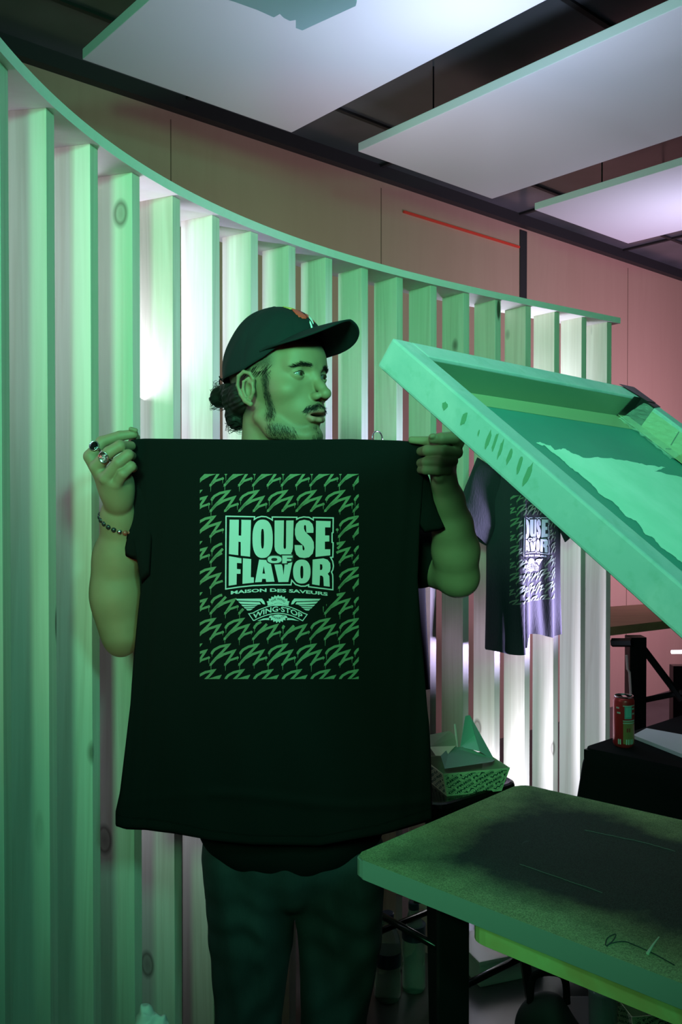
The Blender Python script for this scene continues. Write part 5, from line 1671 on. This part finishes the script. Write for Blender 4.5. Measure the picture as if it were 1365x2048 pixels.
sheet('paper_liner', ([(921, 1494, 2.30), (931, 1432, 2.31), (940, 1430, 2.32), (992, 1524, 2.31), (960, 1503, 2.28), (950, 1470, 2.33)], [(0, 1, 2, 5), (0, 5, 4), (5, 2, 3, 4)]), PAPER, fb)
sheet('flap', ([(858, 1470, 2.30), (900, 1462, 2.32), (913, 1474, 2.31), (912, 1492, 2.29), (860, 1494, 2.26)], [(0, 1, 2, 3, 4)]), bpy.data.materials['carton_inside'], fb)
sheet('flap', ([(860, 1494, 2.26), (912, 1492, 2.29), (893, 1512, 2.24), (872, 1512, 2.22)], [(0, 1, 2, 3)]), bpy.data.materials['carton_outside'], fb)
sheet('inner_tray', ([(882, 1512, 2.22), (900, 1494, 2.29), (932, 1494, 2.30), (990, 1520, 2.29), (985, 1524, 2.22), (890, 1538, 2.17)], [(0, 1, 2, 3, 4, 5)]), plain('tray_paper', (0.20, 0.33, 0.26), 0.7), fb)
bm = bmesh.new(); p, q = P(916, 1494, 2.275), P(910, 1448, 2.285); tube(bm, [p, p.lerp(q, 0.6), q], [0.002, 0.0035, 0.0025], 8)
tag(from_bm('wooden_stick', bm, plain('pale_stick', (0.75, 0.62, 0.55), 0.6)), 'pale wooden stick standing up out of the open food carton', 'stick')

# ------------------------------------------------------------------ cloth-covered table at right, with can and paper
KZ = 0.745
k0 = Vector((0.742, 2.645, 0)); kv = Vector((0.755, 0.656, 0)).normalized(); ku = Vector((0.73, -0.683, 0)).normalized()
kp = [k0, k0 + ku * 1.25, k0 + ku * 1.25 + kv * 0.72, k0 + kv * 0.72]
kt = empty('covered_table', (k0.x + 0.7, k0.y - 0.1, 0)); tag(kt, 'low table at right under the black tablecloth', 'table')
ctr = sum(kp, Vector()) / 4
bm = bmesh.new(); prism(bm, [(p.x, p.y) for p in kp], KZ - 0.035, KZ - 0.006); from_bm('tabletop', bm, BLACK_METAL, kt)
for p in kp:
    q = p + (ctr - p) * 0.12; bm = bmesh.new(); tube(bm, [(q.x, q.y, 0), (q.x, q.y, KZ - 0.035)], 0.014, 8); from_bm('leg', bm, BLACK_METAL, kt)
bm = bmesh.new(); ring0 = round_poly(kp, 0.03, 4); rr = []
per = []
tot = 0
for k, p in enumerate(ring0): per.append(tot); tot += (ring0[(k + 1) % len(ring0)] - p).length
dense = []
for k, p in enumerate(ring0):
    q = ring0[(k + 1) % len(ring0)]; m = max(1, int((q - p).length / 0.02))
    for j in range(m): dense.append(p.lerp(q, j / m))
for lvl in range(16):
    t = lvl / 15; z = KZ - 0.0 if lvl == 0 else KZ - 0.004 - (KZ - 0.05) * (t ** 1.0); row_ = []
    for k, p in enumerate(dense):
        o_ = (p - ctr).normalized(); amp = (0.008 + 0.085 * t + 0.022 * t * math.sin(k * 0.55)) if lvl else 0.0
        row_.append(bm.verts.new((p.x + o_.x * amp, p.y + o_.y * amp, z)))
    rr.append(row_)
for a, b in zip(rr, rr[1:]):
    for k in range(len(a)): bm.faces.new((a[k], b[k], b[(k + 1) % len(a)], a[(k + 1) % len(a)]))
bm.faces.new(rr[0]); bmesh.ops.recalc_face_normals(bm, faces=bm.faces)
o = from_bm('tablecloth', bm, BLACK_FABRIC, None, True); tag(o, 'black cloth draped to the floor over the table at right', 'tablecloth')
m2 = o.modifiers.new('thickness', 'SOLIDIFY'); m2.thickness = 0.002; m2.offset = -1
for f_ in o.data.polygons: f_.use_smooth = abs(f_.normal.z) < 0.9
# can
cpos = P(1248, 1497, 2.66); cr_, ch = 0.0315, 0.156
can = empty('drink_can', (cpos.x, 2.66, KZ)); tag(can, 'red and gold drinks can standing on the black tablecloth', 'drinks can')
RED_C = MB('can_red', (0.62, 0.03, 0.03), 0.3, 0.2)
bm = bmesh.new(); lathe(bm, [(cr_ * 0.80, 0), (cr_ * 0.86, 0.002), (cr_, 0.010), (cr_, ch - 0.016), (cr_ * 0.86, ch - 0.004)], seg=40); o = from_bm('can_body', bm, RED_C.m, None, True); o.parent = can
bm = bmesh.new(); lathe(bm, [(cr_ * 0.86, ch - 0.005), (cr_ * 0.90, ch - 0.002), (cr_ * 0.90, ch), (cr_ * 0.84, ch), (cr_ * 0.82, ch - 0.004), (0.002, ch - 0.004)], seg=40); o = from_bm('can_lid', bm, SILVER, None, False); o.parent = can
bm = bmesh.new(); add_box(bm, (0, -0.004, ch - 0.002), (0.012, 0.020, 0.0012), 0, 0.0004); o = from_bm('pull_tab', bm, SILVER); o.parent = can


def can_label(name, a0, a1, z0, z1, mat, off=0.0005, seg=14):
    bm = bmesh.new(); lo, hi = [], []
    for k in range(seg + 1):
        a = math.radians(a0 + (a1 - a0) * k / seg); r_ = cr_ + off
        lo.append(bm.verts.new((r_ * math.cos(a), r_ * math.sin(a), z0))); hi.append(bm.verts.new((r_ * math.cos(a), r_ * math.sin(a), z1)))
    for k in range(seg): bm.faces.new((lo[k], lo[k + 1], hi[k + 1], hi[k]))
    o = from_bm(name, bm, mat, None, True); o.parent = can; return o


GOLD = plain('can_gold', (0.45, 0.30, 0.10), 0.35, 0.3); CG = plain('can_pale', (0.55, 0.62, 0.50), 0.4); CB = plain('can_dark', (0.05, 0.03, 0.02), 0.4)
# seen from the camera the front of the can is at about -110 degrees
can_label('label_panel', -110, -40, 0.014, 0.085, GOLD)
can_label('label_panel', -104, -62, 0.090, 0.130, plain('can_teal', (0.16, 0.45, 0.36), 0.4), 0.0008)
can_label('label_mark', -98, -66, 0.095, 0.125, plain('can_mark', (0.22, 0.62, 0.5), 0.4), 0.0010)
for z_ in (0.076, 0.083, 0.128): can_label('label_line', -112, -38, z_, z_ + 0.003, CG, 0.0010)
for a, b, z_ in ((-150, -132, 0.12), (-145, -125, 0.105), (-60, -42, 0.118), (-58, -40, 0.103)): can_label('label_line', a, b, z_, z_ + 0.005, CG, 0.0010)
for a in (-138, -128, -96, -84, -70, -58): can_label('label_mark', a, a + 7, 0.012, 0.028, CG, 0.0012, 4)
for a in (-92, -80): can_label('label_mark', a, a + 8, 0.050, 0.062, plain('can_mark_red', (0.5, 0.05, 0.04)), 0.0012, 4)
# paper sheet stack
pq = [PZ(1267, 1470, KZ + 0.012), PZ(1294, 1456, KZ + 0.012), PZ(1480, 1490, KZ + 0.012), PZ(1480, 1535, KZ + 0.012), PZ(1365, 1508, KZ + 0.012)]
bm = bmesh.new(); prism(bm, [(p.x, p.y) for p in pq], KZ + 0.001, KZ + 0.012); tag(from_bm('paper_stack', bm, plain('white_paper', (0.62, 0.66, 0.66), 0.7)), 'pale flat sheet lying on the black tablecloth beside the can', 'paper')

# ------------------------------------------------------------------ standing-height wooden table far behind
BZ = 0.92
b0_ = PZ(1195, 1262, BZ); b1_ = PZ(1345, 1243, BZ)
far = empty('high_table', (1.75, 4.6, 0)); tag(far, 'brown wood topped high table with thick black legs behind the can', 'high table')
poly = [PZ(1150, 1262, BZ), PZ(1345, 1240, BZ), PZ(1352, 1204, BZ), PZ(1150, 1218, BZ)]
bm = bmesh.new(); prism(bm, [(p.x, p.y) for p in poly], BZ - 0.04, BZ)
from_bm('tabletop', bm, wood('brown_top', (0.42, 0.24, 0.12), (0.28, 0.14, 0.07), 30, 0.2, False, axis=0, rnd=False), far)
for px_, w_ in ((1272, 0.075),):
    p = P(px_, 1300, 3.95); bm = bmesh.new(); add_box(bm, (p.x, p.y, (BZ - 0.04) / 2), (w_, w_, BZ - 0.04), 0, 0.003); from_bm('leg', bm, BLACK_METAL, far)
p = P(1260, 1300, 3.97)
for (a, b, r_) in (((1282, 1290), (1365, 1400), 0.016), ((1290, 1400), (1365, 1385), 0.013), ((1225, 1285), (1265, 1285), 0.02)):
    bm = bmesh.new(); tube(bm, [P(a[0], a[1], 3.96), P(b[0], b[1], 3.9)], r_, 6); from_bm('brace', bm, BLACK_METAL, far)
for px_ in (1340,):
    p = P(px_ + 60, 1300, 4.1); bm = bmesh.new(); add_box(bm, (p.x, p.y, (BZ - 0.04) / 2), (0.07, 0.07, BZ - 0.04), 0, 0.003); from_bm('leg', bm, BLACK_METAL, far)
# pale cable down the leg
bm = bmesh.new(); tube(bm, [P(1254, 1310, 3.88), P(1256, 1338, 3.88), P(1260, 1345, 3.88), P(1264, 1420, 3.88)], 0.006, 6)
tag(from_bm('pale_strap', bm, plain('pink_strap', (0.7, 0.45, 0.45), 0.6)), 'thin pale strap hanging beside the thick black leg of the high table', 'strap')
# a light bar, lit, at the right edge
em_ = MB('lit_tube', (1, 1, 1)); em_.b.inputs['Emission Color'].default_value = (0.95, 0.88, 1.0, 1); em_.b.inputs['Emission Strength'].default_value = 4.0
bm = bmesh.new(); tube(bm, [P(1344, 1304, 4.6), P(1430, 1303, 4.6)], 0.010, 10)
lamp = empty('light_bar', P(1400, 1304, 4.6)); tag(lamp, 'small lit white light bar low at the right edge', 'light bar')
from_bm('tube', bm, em_.m, lamp)
p = P(1400, 1330, 4.62); bm = bmesh.new(); add_box(bm, (p.x, p.y, p.z / 2), (0.3, 0.06, p.z), 0, 0.004); from_bm('housing', bm, BLACK_METAL, lamp)

# ------------------------------------------------------------------ things on the floor under the printing table
GLASS = MB('clear_plastic', (0.55, 0.75, 0.65), 0.12); GLASS.b.inputs['Transmission Weight'].default_value = 0.75; GLASS.b.inputs['IOR'].default_value = 1.2
BLUE = plain('dark_blue_cap', (0.02, 0.04, 0.07), 0.4)


def bottle(x, y, r_, h_, label, band):
    t = empty('plastic_bottle', (x, y, 0)); tag(t, label, 'bottle', 'clear bottles on the floor')
    bm = bmesh.new(); lathe(bm, [(r_ * 0.8, 0), (r_, 0.01), (r_, h_ * 0.30), (r_ * 0.92, h_ * 0.33), (r_, h_ * 0.36), (r_, h_ * 0.62), (r_ * 0.85, h_ * 0.74), (r_ * 0.42, h_ * 0.90), (r_ * 0.40, h_ * 0.96)], seg=28)
    o = from_bm('bottle_body', bm, GLASS.m, None, True); o.parent = t
    bm = bmesh.new(); lathe(bm, [(r_ * 0.46, h_ * 0.93), (r_ * 0.46, h_), (r_ * 0.40, h_ * 1.01)], seg=24); o = from_bm('cap', bm, BLUE); o.parent = t
    bm = bmesh.new(); lathe(bm, [(r_ * 1.02, h_ * band), (r_ * 1.02, h_ * (band + 0.16))], seg=28); o = from_bm('label_band', bm, BLUE); o.parent = t


pb = PZ(776, 1998, 0.0); bottle(pb.x, pb.y, 0.040, 0.26, 'clear bottle on the floor, nearest the person\u2019s leg'.replace('\u2019', "'"), 0.42)
pb = PZ(828, 1980, 0.0); bottle(pb.x, pb.y, 0.036, 0.27, 'clear bottle with a dark band on the floor, behind the stool leg', 0.60)
pc = PZ(1005, 1955, 0.0); t = empty('storage_box', (pc.x, pc.y + 0.06, 0), 0.35); tag(t, 'pale lidded box on the floor behind the stool', 'box')
bm = bmesh.new(); add_box(bm, (0, 0, 0.035), (0.23, 0.17, 0.07), 0, 0.008); o = from_bm('box_body', bm, plain('pale_box', (0.55, 0.54, 0.52), 0.6)); o.parent = t
bm = bmesh.new(); add_box(bm, (0, 0, 0.078), (0.245, 0.185, 0.014), 0, 0.005); o = from_bm('lid', bm, bpy.data.materials['pale_box']); o.parent = t

F = Field((0.30, 1.75, -0.01), (0.60, 2.02, 0.52), 0.006)
F.ell((0.45, 1.87, 0.20), (0.095, 0.075, 0.235), 0); F.ell((0.45, 1.87, 0.06), (0.11, 0.085, 0.09), 0.04); F.ell((0.45, 1.81, 0.16), (0.07, 0.03, 0.09), 0.02)
v_, q_ = F.mesh(); v_[:, 2] = np.maximum(v_[:, 2], 0); v_[:, 0] += 0.006 * np.sin(v_[:, 2] * 45 + v_[:, 1] * 30); v_[:, 1] += 0.006 * np.sin(v_[:, 0] * 50)
bag = empty('bag', (0.45, 1.87, 0)); tag(bag, 'soft black bag slumped on the floor under the printing table', 'bag')
link_mesh('bag_body', np_mesh('bag_body', v_, q_), plain('bag_cloth', (0.012, 0.013, 0.013), 0.7), bag)
bm = bmesh.new(); tube(bm, catmull([(0.41, 1.87, 0.41), (0.42, 1.87, 0.47), (0.48, 1.87, 0.47), (0.49, 1.87, 0.41)], 6), 0.008, 8); from_bm('handle', bm, BLACK_FABRIC, bag, True)

pj = P(1207, 2015, 2.10); t = empty('plastic_jar', (pj.x, 2.10, 0)); tag(t, 'clear round plastic tub, lower right under the printing board', 'tub')
bm = bmesh.new(); prof = [(0.030, 0), (0.034, 0.004), (0.036, pj.z + 0.03), (0.038, pj.z + 0.035), (0.035, pj.z + 0.035), (0.031, 0.008)]
bm.free()
crate = empty('supply_crate', (pj.x + 0.12, 2.12, 0)); tag(crate, 'dark crate standing on the floor below the printing board, under the tub', 'crate')
CH = 0.18
bm = bmesh.new(); add_box(bm, (0, 0, CH / 2), (0.46, 0.30, CH), 0, 0.006); o = from_bm('crate_body', bm, plain('crate_plastic', (0.012, 0.02, 0.018), 0.6)); o.parent = crate
bm = bmesh.new(); add_box(bm, (0, 0, CH + 0.004), (0.48, 0.32, 0.012), 0, 0.004); o = from_bm('crate_lid', bm, bpy.data.materials['crate_plastic']); o.parent = crate
t.location.z = CH + 0.010
bm = bmesh.new(); jh = 0.125; lathe(bm, [(0.030, 0), (0.033, 0.004), (0.035, jh - 0.01), (0.037, jh - 0.008), (0.037, jh), (0.034, jh), (0.031, 0.01)], seg=32); o = from_bm('tub_body', bm, GLASS.m, None, True); o.parent = t
pw = P(1305, 2040, 2.12); fb2 = food_box((pw.x, 2.12, CH + 0.010), math.radians(8), 0.17, 0.13, 0.085, 'second printed food carton, beside the clear tub under the printing board')

# crumpled tissue on a side table at the bottom left, mostly below the frame
tz = 0.832
tsp = P(302, 2040, 1.02)
sd = empty('side_table', (tsp.x, 1.02, 0)); tag(sd, 'small black side table under the crumpled tissue at bottom left', 'side table')
bm = bmesh.new(); lathe(bm, [(0.06, tz - 0.02), (0.065, tz - 0.018), (0.065, tz - 0.003), (0.06, tz)], seg=32); o = from_bm('tabletop', bm, BLACK_METAL); o.parent = sd
bm = bmesh.new(); lathe(bm, [(0.012, 0.015), (0.012, tz - 0.02)], seg=16); o = from_bm('pole', bm, BLACK_METAL); o.parent = sd
bm = bmesh.new(); lathe(bm, [(0.11, 0), (0.11, 0.008), (0.03, 0.015)], seg=32); o = from_bm('base', bm, BLACK_METAL); o.parent = sd
Ft = Field((tsp.x - 0.05, 0.96, tz - 0.005), (tsp.x + 0.05, 1.08, tz + 0.09), 0.0015)
Ft.ell((tsp.x - 0.006, 1.02, tz + 0.036), (0.014, 0.018, 0.036), 0.0); Ft.ell((tsp.x + 0.010, 1.02, tz + 0.026), (0.014, 0.015, 0.033), 0.006)
v_, q_ = Ft.mesh(); cc_ = np.array([tsp.x, 1.02, tz + 0.008]); dv = v_ - cc_; 
rid = np.sin(v_[:, 0] * 420 + 2 * np.sin(v_[:, 2] * 300)) * 0.0013 + np.sin(v_[:, 2] * 520 + v_[:, 1] * 300) * 0.0010
v_ = v_ + dv / np.linalg.norm(dv, axis=1)[:, None] * rid[:, None]; v_[:, 2] = np.maximum(v_[:, 2], tz + 0.0002)
tag(link_mesh('tissue', np_mesh('tissue', v_, q_), plain('tissue_white', (0.72, 0.62, 0.62), 0.85)), 'crumpled pale tissue poking up at the bottom left edge of the picture', 'tissue')
